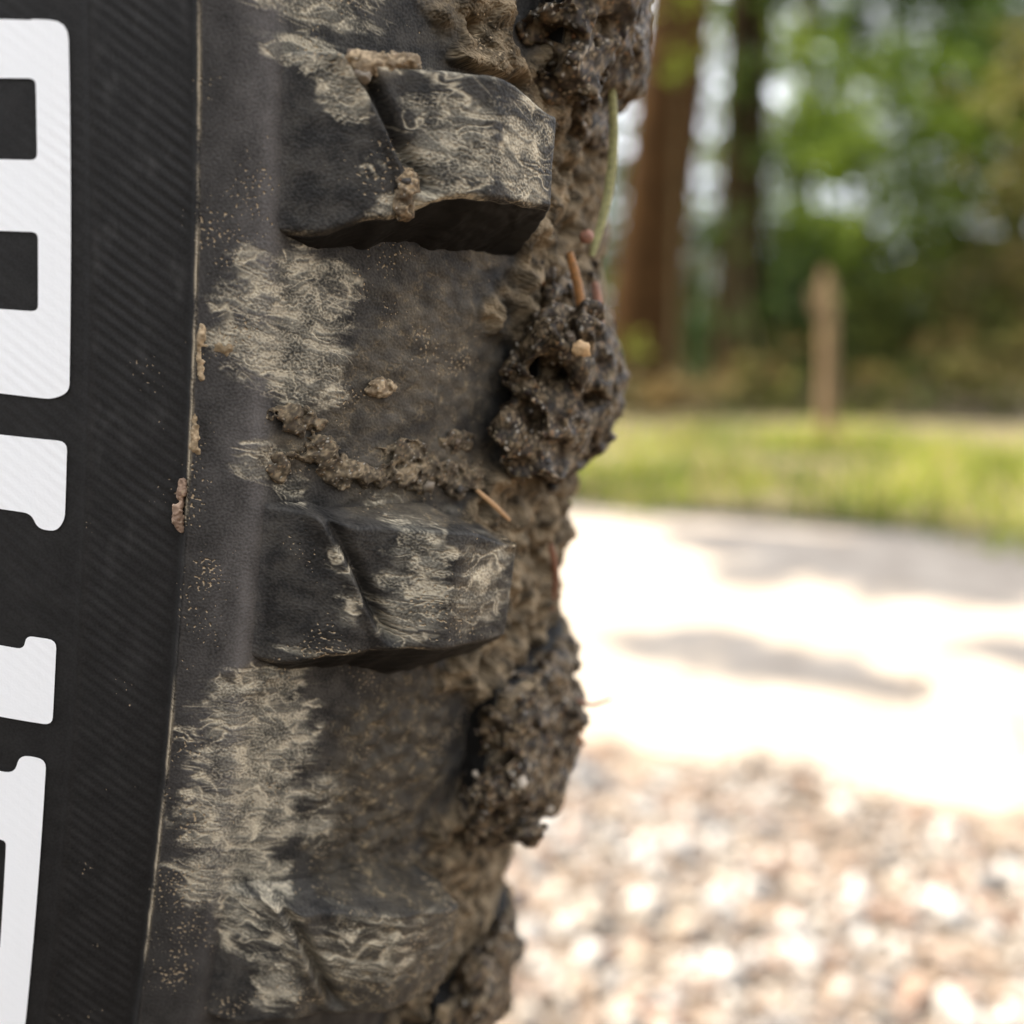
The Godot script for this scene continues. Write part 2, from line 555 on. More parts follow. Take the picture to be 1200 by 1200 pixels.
	shrub("sapling", "small light green sprig before the reddish-brown trunk", "sapling", g, spot(778, 4.3), [[Vector3(0.04, 1.32, 0), 0.07, 90], [Vector3(0.02, 1.6, 0), 0.16, 130], [Vector3(-0.1, 0.3, 0), 0.1, 60]], 0.035, lg, yg, 0.004)
	shrub("shrub", "leafy shrub behind the reddish-brown trunk", "shrub", g, spot(780, 6.6), [[Vector3(-0.2, 0.3, 0), 0.45, 1100], [Vector3(0.35, 0.35, 0), 0.45, 1200], [Vector3(0.2, 0.85, 0), 0.36, 500], [Vector3(0.3, 1.4, 0), 0.3, 160]], 0.055, dg, ol)
	for q in [[690, 4.3, "behind the mud clods at the tyre's outline"], [765, 4.25, "at the foot of the reddish-brown trunk"], [895, 4.4, "just left of the pale post"], [985, 4.3, "just behind the pale post"], [1130, 4.5, "between the olive shrub and the right border"]]:
		shrub("fern", "low tuft of dark bracken " + q[2], "fern", "bracken along the back of the grass", spot(q[0], q[1]), [[Vector3(-0.12, 0.08, 0), 0.15, 260], [Vector3(0.14, 0.1, 0.05), 0.16, 280]], 0.038, Color(0.035, 0.04, 0.012), [fern, ol, mg][int(q[0]) % 3])
	shrub("sapling", "slim sapling whose leaves hang before the dark slender trunk", "sapling", g, spot(858, 4.9), [[Vector3(-0.02, 1.45, 0), 0.17, 150], [Vector3(0.06, 1.1, 0), 0.16, 130], [Vector3(-0.05, 0.75, 0), 0.17, 150], [Vector3(0.04, 0.4, 0), 0.18, 170], [Vector3(0.1, 1.75, 0), 0.2, 170]], 0.045, dg, mg, 0.004)
	# thin bare stems left of the post
	var st := thing("bare_stem", "thin bare leaning stem left of the pale post", "stem", spot(905, 4.4))
	put("stalk", tube([Vector3(0, 0, 0), Vector3(-0.05, 0.2, 0), Vector3(-0.12, 0.45, 0), Vector3(-0.16, 0.7, 0)], [0.008, 0.007, 0.006, 0.003], 6), M.stem, st)

	# the depth of the wood: undergrowth and far foliage that reads as one mass
	var clumps := []
	for i in 120:
		var d := rng.randf_range(7.5, 13.0)
		var x := rng.randf_range(-0.3, 0.62) * d
		var tall := lerpf(0.55, 1.1, clampf((x / d - 0.02) / 0.3, 0, 1)) * d / 10.0
		clumps.append([Vector3(x, rng.randf_range(0.05, tall), -d), 0.6, 420])
	for i in 66:
		var d := rng.randf_range(8.0, 12.0)
		var x := rng.randf_range(0.24, 0.62) * d
		clumps.append([Vector3(x, rng.randf_range(0.6, 3.4) * d / 10.0, -d), 0.55, 240])
	for i in 75:
		var d := rng.randf_range(7.0, 11.0)
		clumps.append([Vector3(rng.randf_range(0.05, 0.3) * d, lerpf(0.8, 3.4, pow(rng.randf(), 1.3)) * d / 10.0, -d), 0.4, 80])
	for i in 40:
		var d := rng.randf_range(9.0, 12.0)
		clumps.append([Vector3(rng.randf_range(0.2, 0.6) * d, rng.randf_range(2.4, 3.9) * d / 10.0, -d), 0.5, 170])
	for i in 90:
		var d := rng.randf_range(6.0, 11.0)
		clumps.append([Vector3(rng.randf_range(-1.2, -0.3) * d, rng.randf_range(0.05, 2.0) * d / 10.0, -d), 0.6, 220])
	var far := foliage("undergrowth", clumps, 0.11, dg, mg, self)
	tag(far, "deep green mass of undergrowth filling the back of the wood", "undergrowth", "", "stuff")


func build_path_stones() -> void:
	rng.seed = 505
	var kinds := []
	var mats := [mat(lin(0.35, 0.335, 0.32), 0.8), mat(lin(0.24, 0.21, 0.18), 0.85), mat(lin(0.13, 0.125, 0.125), 0.8), mat(lin(0.22, 0.15, 0.115), 0.85)]
	for k in 5:
		kinds.append(stone_mesh(90 + k, 0.9, 5, 0.7))
	var labels := ["white pebble among the leaf litter in front of the path", "tan pebble among the leaf litter in front of the path", "grey pebble among the leaf litter in front of the path", "reddish pebble among the leaf litter in front of the path"]
	var groups := ["white pebbles", "tan pebbles", "grey pebbles", "reddish pebbles"]
	var made := {}
	for i in 280:
		var z := -0.43 - 0.42 * pow(rng.randf(), 1.1)
		var x := (rng.randf_range(-0.06, 0.52)) * absf(z)
		z += SLANT * x * clampf((-z - 0.43) / 0.4, 0.0, 1.0)
		var which: int = [0, 0, 0, 0, 1, 1, 2, 2, 3][rng.randi() % 9]
		var size := rng.randf_range(0.006, 0.018) * (0.8 + 0.5 * rng.randf())
		var key := "%d_%d" % [which, rng.randi() % 5]
		var o: MeshInstance3D
		if made.has(key):
			o = made[key].duplicate()
			o.name = numbered("pebble")
			add_child(o, true)
		else:
			o = put("pebble", kinds[int(key.get_slice("_", 1))], mats[which])
			made[key] = o
		o.position = Vector3(x, 0.009 + size * 0.2, z)
		o.rotation = Vector3(rng.randf_range(-0.3, 0.3), rng.randf() * TAU, rng.randf_range(-0.3, 0.3))
		o.scale = Vector3.ONE * size
		tag(o, labels[which], "pebble", groups[which])
	# the finer gravel between them
	var xf: Array[Transform3D] = []
	var cols: Array[Color] = []
	for i in 5000:
		var x := rng.randf_range(-0.1, 0.6)
		var z := -0.40 - rng.randf() * 0.56 + SLANT * x * 0.8
		if z < -0.87 + SLANT * x + 0.05 * sin(x * 23.0):
			continue
		var size := 0.003 + 0.008 * pow(rng.randf(), 2.0)
		xf.append(Transform3D(Basis.from_euler(Vector3(rng.randf(), rng.randf(), rng.randf()) * TAU).scaled(Vector3.ONE * size), Vector3(x, 0.009 + size * 0.2, z)))
		cols.append([Color(0.30, 0.28, 0.26), Color(0.13, 0.11, 0.095), Color(0.06, 0.052, 0.045), Color(0.19, 0.14, 0.105), Color(0.22, 0.205, 0.19)][rng.randi() % 5])
	var g := multi("gravel", kinds[0], M.grit, xf, cols, self)
	tag(g, "fine mixed gravel between the pebbles in front of the path", "gravel", "", "stuff")


# ---------------------------------------------------------------- the tyre
func P(u: float, s: float, h: float) -> Vector3:
	var th := -u / 372.0
	var ph := s / 27.0
	var dir := er * cos(th) + upv * sin(th)
	var r := TUBE + h * 0.001
	return dir * (RC + r * cos(ph)) + axle * (r * sin(ph))


func nrm(u: float, s: float) -> Vector3:
	var th := -u / 372.0
	var ph := s / 27.0
	return (er * cos(th) + upv * sin(th)) * cos(ph) + axle * sin(ph)


func uv_of(u: float, s: float) -> Vector2:
	return Vector2((s - S0) / (S1 - S0), (u - U0) / (U1 - U0))


# soft patches of what lies on the rubber: [u, s, half length along u, half length along s, strength]
func patches(list: Array, u: float, s: float, wob: float) -> float:
	var m := 0.0
	for p in list:
		var du: float = (u - p[0]) / p[2]
		var ds: float = (s - p[1]) / p[3]
		var d := du * du + ds * ds
		if d < 2.2:
			m = maxf(m, p[4] * smoothstep(1.0, 0.45, sqrt(d) + wob))
	return m


const DRY := [[17.4, 24.0, 5.2, 5.2, 1.0], [22.4, 24.3, 1.5, 2.6, 1.0], [23.8, 22.9, 1.7, 1.5, 0.95], [25.2, 22.4, 0.9, 0.9, 0.9], [22.6, 20.6, 0.9, 1.6, 0.95],
	[26.6, 18.2, 5.2, 2.7, 0.92], [26.6, 14.4, 4.8, 2.6, 0.75], [30.6, 20.6, 1.5, 1.6, 0.85], [29.7, 18.6, 0.8, 2.0, 0.8], [28.6, 14.4, 0.8, 2.2, 0.9],
	[36.0, 25.0, 5.0, 4.3, 0.9], [38.6, 23.6, 3.2, 3.0, 0.95], [35.0, 22.6, 3.0, 2.4, 0.85], [37.5, 28.2, 1.0, 1.3, 0.8], [44.0, 25.9, 1.7, 2.0, 0.85], [45.4, 24.0, 1.0, 1.2, 0.7],
	[50.2, 18.3, 5.4, 2.2, 0.98], [50.5, 14.5, 4.4, 2.8, 0.55], [28.0, 21.5, 0.7, 0.7, 0.6], [29.8, 20.7, 1.1, 0.9, 0.95], [48.5, 22.0, 1.6, 0.5, 0.6], [51.5, 20.9, 1.4, 0.5, 0.6], [54.9, 19.5, 0.6, 3.2, 0.95], [54.6, 22.0, 0.5, 2.6, 0.5], [50.8, 21.4, 2.2, 0.9, 0.45],
	[57.6, 24.6, 2.2, 3.2, 0.8], [60.8, 24.8, 4.6, 4.8, 1.0], [65.6, 24.8, 4.8, 4.6, 1.0], [69.6, 25.4, 3.2, 4.2, 0.85], [66.0, 20.5, 3.5, 2.0, 0.5], [73.0, 23.6, 3.2, 3.0, 0.62], [76.6, 22.2, 2.6, 1.6, 0.6],
	[73.5, 17.5, 3.4, 6.0, 0.5], [75.6, 11.0, 2.0, 2.0, 0.5]]
const BROWN := [[18.5, 15.0, 4.6, 3.6, 0.6], [37.5, 15.5, 7.0, 6.4, 0.62], [40.5, 21.0, 3.6, 3.2, 0.5], [44.4, 16.0, 2.6, 8.0, 0.8], [43.6, 24.6, 1.8, 2.0, 0.7], [57.2, 25.0, 1.3, 2.6, 0.8], [65.0, 15.5, 10.0, 6.8, 1.0], [77.0, 15.5, 4.0, 6.6, 1.0], [50.5, 14.8, 3.4, 2.4, 0.6], [22.8, 21.2, 0.9, 1.2, 0.7], [31.0, 12.5, 2.0, 3.0, 0.8], [76.5, 20.5, 3.0, 2.4, 0.5], [75.0, 16.0, 6.5, 7.5, 0.9]]


func make_masks() -> void:
	var w := 250
	var h := 450
	mask_img = Image.create_empty(w, h, false, Image.FORMAT_RGBF)
	for y in h:
		for x in w:
			var s := S0 + (S1 - S0) * (x + 0.5) / w
			var u := U0 + (U1 - U0) * (y + 0.5) / h
			var wob := 0.30 * n_b.get_noise_2d(u * 0.55, s * 0.40)
			var hollow := 0.0
			for k in 4:
				hollow = maxf(hollow, smoothstep(1.0, 0.5, Vector2((u - 40.5 - PITCH * (k - 1)) / 6.0, (s - 10.4) / 2.6).length()))
			mask_img.set_pixel(x, y, Color(patches(DRY, u, s, wob), patches(BROWN, u, s, wob), smoothstep(12.5, 8.0, s - 5.0 * smoothstep(22.2, 21.2, u) + 4.0 * n_b.get_noise_2d(u * 0.16 + 50.0, s * 0.16)) * (1.0 - 0.9 * hollow)))


func make_textures() -> void:
	make_masks()
	mask_full = mask_img.duplicate()
	mask_full.resize(TW, TH, Image.INTERPOLATE_CUBIC)
	rows_color.resize(TH)
	rows_height.resize(TH)
	rows_rough.resize(TH)
	draw_strands()
	var task := WorkerThreadPool.add_group_task(texture_row, TH, -1, true)
	WorkerThreadPool.wait_for_group_task_completion(task)
	var cb := PackedByteArray()
	var hb := PackedFloat32Array()
	var rb := PackedByteArray()
	for y in TH:
		cb.append_array(rows_color[y])
		hb.append_array(rows_height[y])
		rb.append_array(rows_rough[y])
	tex_color = ImageTexture.create_from_image(Image.create_from_data(TW, TH, false, Image.FORMAT_RGB8, cb))
	tex_height = ImageTexture.create_from_image(Image.create_from_data(TW, TH, false, Image.FORMAT_RF, hb.to_byte_array()))
	tex_rough = ImageTexture.create_from_image(Image.create_from_data(TW, TH, false, Image.FORMAT_L8, rb))
	rows_color = []
	rows_height = []
	rows_rough = []


var mask_full: Image
var strand_buf := PackedFloat32Array()
var smear_buf := PackedFloat32Array()


func mask_at(u: float, s: float) -> Color:
	return mask_img.get_pixel(clampi(int((s - S0) / (S1 - S0) * 250.0), 0, 249), clampi(int((u - U0) / (U1 - U0) * 450.0), 0, 449))


func dab(fine: bool, u: float, s: float, rad: float, strength: float) -> void:
	# rad in mm; a soft round touch
	var cx := (s - S0) / (S1 - S0) * TW
	var cy := (u - U0) / (U1 - U0) * TH
	var rx := rad / (S1 - S0) * TW
	var ry := rad / (U1 - U0) * TH
	for y in range(maxi(0, int(cy - ry)), mini(TH - 1, int(cy + ry) + 1) + 1):
		var dy := (y - cy) / ry
		for x in range(maxi(0, int(cx - rx)), mini(TW - 1, int(cx + rx) + 1) + 1):
			var dx := (x - cx) / rx
			var q := 1.0 - dx * dx - dy * dy
			if q > 0.0:
				var at := y * TW + x
				var v := strength * minf(1.0, q * 1.15)
				if fine:
					if v > strand_buf[at]:
						strand_buf[at] = v
				elif v > smear_buf[at]:
					smear_buf[at] = v


# one strand of mud dragged across the tread, from the near edge inwards
func drag(fine: bool, u: float, s: float, length: float, rad: float, strength: float, slope: float, forks: int) -> void:
	var step := maxf(0.03, rad * 0.55)
	var n := maxi(3, int(length / step))
	var dir := -1.0 if rng.randf() < 0.8 else 1.0
	var slope0 := slope
	var curl := rng.randf_range(-0.22, 0.22) / length
	var here := smoothstep(0.08, 0.6, mask_at(u, s).r)
	if here < 0.02:
		return
	var fork_at := n * rng.randf_range(0.25, 0.7)
	for i in n:
		var t := float(i) / n
		var m := mask_at(u, s).r
		var body := pow(sin(PI * clampf(t * 0.92 + 0.06, 0.0, 1.0)), 0.6)
		var k := strength * (0.72 * clampf(m * 2.2, 0.0, 1.0) + 0.28 * here) * (0.5 + 0.5 * body) * smoothstep(29.2, 28.7, s)
		if k > 0.03:
			dab(fine, u, s, rad * (0.45 + 0.55 * body), k)
		slope += (slope0 - slope) * 0.45 * step + curl * step + (0.45 * n_b.get_noise_2d(u * 0.55, s * 0.55) + 0.35 * n_a.get_noise_2d(u * 1.2, s * 1.2) + rng.randf_range(-0.2, 0.2)) * step
		s += dir * step
		u += slope * step * -dir
		if forks > 0 and i > fork_at:
			forks -= 1
			drag(fine, u, s, length * rng.randf_range(0.25, 0.6), rad * 0.8, strength * 0.9, slope + rng.randf_range(0.4, 1.0) * signf(rng.randf() - 0.5), forks - 1)
			fork_at = n * rng.randf_range(0.5, 0.95)


func draw_strands() -> void:
	strand_buf.resize(TW * TH)
	smear_buf.resize(TW * TH)
	for p in DRY:
		var area: float = p[2] * p[3]
		var slope := 0.16 if p[0] > 50.0 else 0.30
		if p[3] < 2.9 and p[0] < 57.0 and p[2] > 2.0:
			slope = 0.0
		var st: float = p[4]
		for i in int(area * 6.5 * st):
			# broad thin smears
			var u: float = p[0] + rng.randf_range(-1, 1) * p[2]
			var s: float = p[1] + rng.randf_range(-1, 1) * p[3]
			drag(false, u, s, rng.randf_range(0.8, 3.0), rng.randf_range(0.10, 0.36), st * (0.15 + 0.85 * pow(rng.randf(), 1.4)), slope + rng.randf_range(-0.2, 0.2), 0)
		for i in int(area * 6.0 * st):
			var u: float = p[0] + rng.randf_range(-1, 1) * p[2]
			var s: float = p[1] + rng.randf_range(-0.8, 1.1) * p[3]
			var thick := rng.randf() < 0.28
			drag(true, u, s, rng.randf_range(0.5, 1.2 + p[3] * 0.55), rng.randf_range(0.09, 0.17) if thick else rng.randf_range(0.04, 0.085), st * (0.2 + 0.8 * pow(rng.randf(), 1.2)), slope + rng.randf_range(-0.22, 0.22), 2 if rng.randf() < 0.4 else 0)
		for i in int(area * 5.0):
			# flecks
			var u: float = p[0] + rng.randfn() * 0.6 * p[2]
			var s: float = p[1] + rng.randfn() * 0.6 * p[3]
			dab(true, u, s, 0.04 + 0.14 * pow(rng.randf(), 3.0), 0.9 * clampf(mask_at(u, s).r * 2.0, 0.15, 1.0) * rng.randf())


func texture_row(y: int) -> void:
	var cb := PackedByteArray()
	cb.resize(TW * 3)
	var hb := PackedFloat32Array()
	hb.resize(TW)
	var rb := PackedByteArray()
	rb.resize(TW)
	var u := U0 + (U1 - U0) * (y + 0.5) / TH
	for x in TW:
		var s := S0 + (S1 - S0) * (x + 0.5) / TW
		var m := mask_full.get_pixel(x, y)
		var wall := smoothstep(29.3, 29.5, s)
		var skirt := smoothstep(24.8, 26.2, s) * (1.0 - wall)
		var mid := n_b.get_noise_2d(u * 0.5, s * 0.5)
		var fine := n_c.get_noise_2d(u * 5.0, s * 5.0)
		# bare rubber, a little dust on the band, a painted highlight next to the knobs
		var v := 0.019 + 0.008 * fine + 0.010 * mid
		var r := v
		var g := v * 0.95
		var b := v * 0.89
		var ht := 0.02 * fine * (1.0 - 0.75 * wall)
		var rough := 0.55
		if wall > 0.0:
			var thread := sin(TAU * (u + 0.7 * s) / 0.74)
			var shown := smoothstep(34.6, 34.0, s) * smoothstep(29.6, 30.2, s)
			ht += 0.016 * thread * (0.5 + 0.5 * shown) * (1.0 - 0.75 * smoothstep(48.0, 62.0, u)) * (0.7 + 0.9 * n_b.get_noise_2d(u * 0.12, s * 0.2)) * wall
			v = 0.016 - 0.005 * smoothstep(40.0, 80.0, u) + 0.003 * shown * thread * (1.0 + mid) + 0.005 * fine + 0.004 * mid
			var haze := shown * smoothstep(0.1, 0.7, n_d.get_noise_2d(u * 0.22 + 15.0, s * 0.5)) * smoothstep(70.0, 30.0, u)
			v += 0.014 * haze
			r = lerpf(r, v * 1.0, wall)
			g = lerpf(g, v * 0.97, wall)
			b = lerpf(b, v * 0.95, wall)
			rough = 0.5
			var wet_shade := smoothstep(39.3, 39.5, s)  # near-black zone, gives the knob walls their painted shade
			r = lerpf(r, 0.006, wet_shade)
			g = lerpf(g, 0.0055, wet_shade)
			b = lerpf(b, 0.005, wet_shade)
			ht *= 1.0 - wet_shade
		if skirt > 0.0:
			var dust_highlight := skirt * clampf(0.55 + 0.45 * n_b.get_noise_2d(u * 0.28, s * 0.5 + 30.0) + 0.30 * fine + 0.6 * smoothstep(26.8, 25.8, s), 0.0, 1.3) * lerpf(0.35, 1.0, smoothstep(29.2, 26.4, s)) * lerpf(1.0, 0.3, smoothstep(60.0, 78.0, u))  # brightest strip beside the knobs is a highlight put into the colour
			r += dust_highlight * 0.068
			g += dust_highlight * 0.062
			b += dust_highlight * 0.059
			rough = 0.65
		# dust scuffed into the rubber of knobs and gaps
		if s < 26.0:
			var scuff := clampf(0.4 + 1.0 * mid + 0.6 * fine, 0.0, 1.0) * smoothstep(26.0, 25.2, s)
			r += 0.022 * scuff
			g += 0.019 * scuff
			b += 0.015 * scuff
		# damp brown film
		var bn := m.g
		if bn > 0.01:
			var f1 := n_d.get_noise_2d(u * 0.9 + 9.0, s * 0.7)
			var vein := 1.0 - absf(n_c.get_noise_2d(u * 0.9 + 2.0 * mid, s * 0.6 + f1)) * 3.2
			var k := clampf(bn * (0.95 + 0.6 * f1), 0.0, 1.0)
			var wet := lerpf(1.0, 0.52, smoothstep(54.0, 58.0, u))
			r = lerpf(r, wet * (0.094 + 0.03 * fine + 0.04 * mid), k)
			g = lerpf(g, wet * (0.078 + 0.025 * fine + 0.033 * mid), k)
			b = lerpf(b, wet * (0.056 + 0.018 * fine + 0.022 * mid), k)
			var vv := bn * smoothstep(0.45, 1.0, vein) * smoothstep(-0.1, 0.25, f1)
			r = lerpf(r, 0.25, vv * 0.7)
			g = lerpf(g, 0.19, vv * 0.7)
			b = lerpf(b, 0.11, vv * 0.7)
			ht += 0.07 * k * f1 + 0.04 * vv
			rough = lerpf(rough, 0.62, k)
		# dried pale mud, dragged out into strands across the tread
		if m.r + strand_buf[y * TW + x] > 0.01:
			var st := strand_buf[y * TW + x]
			var sm := smear_buf[y * TW + x]
			var wx := n_b.get_noise_2d(u * 0.30 + 31.0, s * 0.30)
			var a := u + 0.18 * s + 0.45 * wx
			var long := n_a.get_noise_2d(a * 0.95, s * 0.13 + 0.2 * wx)
			var thin := n_e.get_noise_2d(a * 2.1, s * 0.22)
			var film := smoothstep(0.18, 0.95, m.r * 0.85 + 0.42 * long + 0.22 * thin + 0.25 * sm - 0.05)
			film *= clampf(0.80 + 0.5 * fine + 0.5 * mid, 0.0, 1.0)
			var vein := 1.0 - absf(n_c.get_noise_2d(a * 0.62 + 0.5 * wx, s * 0.20 + 60.0)) * 4.0
			var cover := maxf(st * 0.85, smoothstep(0.25, 0.95, vein) * smoothstep(0.15, 0.5, m.r) * 0.9)
			cover = maxf(cover, smoothstep(0.10, 0.62, long + 0.55 * thin) * smoothstep(0.25, 0.85, m.r) * 0.66)
			cover = clampf(cover * clampf(0.70 + 0.6 * fine + 1.0 * mid, 0.0, 1.0), 0.0, 1.0) * smoothstep(0.0, 0.3, m.r + st * 0.4)
			var tone := 0.92 + 0.30 * n_b.get_noise_2d(u * 0.8 + 12.0, s * 0.8) + 0.22 * fine
			r = lerpf(r, 0.190 * tone, film * 0.85)
			g = lerpf(g, 0.175 * tone, film * 0.85)
			b = lerpf(b, 0.140 * tone, film * 0.85)
			r = lerpf(r, 0.52 * tone, cover * 0.88)
			g = lerpf(g, 0.455 * tone, cover * 0.88)
			b = lerpf(b, 0.335 * tone, cover * 0.88)
			ht += 0.05 * cover + 0.03 * film
			rough = lerpf(rough, 0.92, clampf(film + cover, 0.0, 1.0))
		# thick brown mud on the middle of the tread
		var t := m.b
		if t > 0.01:
			var f2 := n_d.get_noise_2d(u * 0.55, s * 0.55 + 20.0)
			var k2 := smoothstep(0.1, 0.5, t)
			var tone2 := maxf(0.25, 1.0 + 1.5 * f2 + 0.5 * fine)
			r = lerpf(r, 0.130 * tone2, k2)
			g = lerpf(g, 0.098 * tone2, k2)
			b = lerpf(b, 0.060 * tone2, k2)
			ht += k2 * (0.16 * f2 + 0.06 * fine)
			rough = lerpf(rough, 0.8, k2)
		# crumbs of dry soil here and there
		var speck := n_e.get_noise_2d(u * 4.3 + 17.0, s * 4.3)
		var where := smoothstep(0.99, 1.06, speck * 0.95 + 0.75 * n_b.get_noise_2d(u * 0.16 + 80.0, s * 0.16) + (0.08 if wall < 0.5 else -0.12))
		where *= 1.0 - smoothstep(34.6, 35.0, s)
		if where > 0.0:
			r = lerpf(r, 0.36, where)
			g = lerpf(g, 0.28, where)
			b = lerpf(b, 0.18, where)
			ht += 0.08 * where
		# pale soil caught along the seam
		var seam := exp(-pow((s - 29.32 - 0.05 * mid) / 0.085, 2.0))
		if seam > 0.02:
			var keep := clampf(0.62 + 1.5 * n_b.get_noise_2d(u * 0.22, 4.0) + 0.5 * fine, 0.0, 1.0) * (1.0 - smoothstep(46.5, 48.0, u) * smoothstep(58.0, 56.5, u)) * smoothstep(76.0, 74.5, u)
			keep *= seam
			r = lerpf(r, 0.42, keep)
			g = lerpf(g, 0.35, keep)
			b = lerpf(b, 0.25, keep)
			ht += 0.05 * keep
			rough = lerpf(rough, 0.9, keep)
		cb[x * 3] = int(255.0 * pow(clampf(r, 0.0, 1.0), 0.4545))
		cb[x * 3 + 1] = int(255.0 * pow(clampf(g, 0.0, 1.0), 0.4545))
		cb[x * 3 + 2] = int(255.0 * pow(clampf(b, 0.0, 1.0), 0.4545))
		hb[x] = clampf((ht + 0.4) / 1.0, 0.0, 1.0)
		rb[x] = int(255.0 * clampf(rough, 0.0, 1.0))
	rows_color[y] = cb
	rows_height[y] = hb
	rows_rough[y] = rb


func profile(s: float) -> float:
	var h := 0.45 * smoothstep(24.6, 26.0, s) * smoothstep(29.42, 29.26, s)
	h += 0.22 * exp(-pow((s - 29.36) / 0.13, 2.0))
	h += 0.09 * exp(-pow((s - 34.5) / 0.2, 2.0))
	return h


func mud_height(u: float, s: float) -> float:
	var x := clampi(int((s - S0) / (S1 - S0) * 250.0), 0, 249)
	var y := clampi(int((u - U0) / (U1 - U0) * 450.0), 0, 449)
	var m := mask_img.get_pixel(x, y)
	var h := 0.0
	if m.b > 0.01:
		var f := n_d.get_noise_2d(u * 0.30, s * 0.30 + 90.0)
		var lumps := 1.0 - n_cell.get_noise_2d(u * 0.55, s * 0.55) - 1.0
		h -= m.b * 1.5 * smoothstep(-0.80, -0.96, n_cell.get_noise_2d(u * 0.26 + 9.0, s * 0.30))
		h += smoothstep(0.0, 0.7, m.b) * maxf(0.12, 0.75 + 1.3 * f + 0.35 * lumps)
	if m.g > 0.01:
		h += m.g * 0.32 * (n_d.get_noise_2d(u * 0.5 + 60.0, s * 0.5) + 0.25)
	if m.r > 0.01:
		h += 0.05 * m.r
	return h


func casing_patch() -> ArrayMesh:
	var nu := 640
	var ns := 360
	var v := PackedVector3Array()
	var uv := PackedVector2Array()
	v.resize(nu * ns)
	uv.resize(nu * ns)
	for i in nu:
		var u := U0 + (U1 - U0) * i / (nu - 1)
		var fu := smoothstep(U0, U0 + 2.0, u) * smoothstep(U1, U1 - 2.0, u)
		for j in ns:
			var s := S0 + (S1 - S0) * j / (ns - 1)
			var fade := fu * smoothstep(S0, S0 + 2.0, s)
			v[i * ns + j] = P(u, s, profile(s) + fade * mud_height(u, s))
			uv[i * ns + j] = uv_of(u, s)
	return finish(v, grid_index(nu, ns, true), uv)


func casing_rest() -> ArrayMesh:
	# the remaining ring, and the far and lower flanks beside the near patch
	var v := PackedVector3Array()
	var idx := PackedInt32Array()
	var whole := TAU * 372.0
	add_strip(v, idx, U1, U0 + whole, -54.0, 54.0, 420, 72)
	add_strip(v, idx, U0, U1, S1, 54.0, 24, 10)
	add_strip(v, idx, U0, U1, -54.0, S0, 24, 34)
	var col := PackedColorArray()
	for p in v:
		# dark flanks, mud drying on the tread
		var d := Vector2(Vector2(p.dot(er), p.dot(upv)).length() - RC, p.dot(axle))
		var s := absf(atan2(d.y, d.x)) * 27.0
		var k := smoothstep(29.5, 27.0, s) * clampf(0.65 + 1.4 * n_b.get_noise_3dv(p * 60.0), 0.0, 1.0)
		col.append(Color(0.016, 0.0155, 0.015).lerp(Color(0.13, 0.10, 0.064), k))
	return finish(v, idx, PackedVector2Array(), col)


func add_strip(v: PackedVector3Array, idx: PackedInt32Array, ua: float, ub: float, sa: float, sb: float, nu: int, ns: int) -> void:
	var first := v.size()
	for i in nu:
		for j in ns:
			var s := lerpf(sa, sb, float(j) / (ns - 1))
			v.append(P(lerpf(ua, ub, float(i) / (nu - 1)), s, profile(absf(s))))
	for k in grid_index(nu, ns, true):
		idx.append(k + first)


# a side knob: a ramp up from the band, a slanting groove, a steep outer face and a top that turns away
func side_height(s: float, du: float) -> float:
	# du: mm above the knob's lower edge
	var groove := 23.1 - (8.5 - du) * 0.46
	var ramp := lerpf(0.05, 3.0, clampf((25.7 - s) / 4.6, 0.0, 1.0))
	var wall := lerpf(3.0, 5.0, clampf((20.3 - s) / 3.6, 0.0, 1.0)) - 0.35 * clampf((16.7 - s) / 4.0, 0.0, 1.2)
	var x := s - groove
	var h := lerpf(ramp, wall, smoothstep(0.25, -0.55, x))
	h += 0.30 * smoothstep(0.55, 0.0, x) * smoothstep(-0.5, 0.0, x)
	h -= 0.95 * exp(-pow((x + 0.50) / 0.30, 2.0)) * smoothstep(0.0, 1.2, du)
	return h


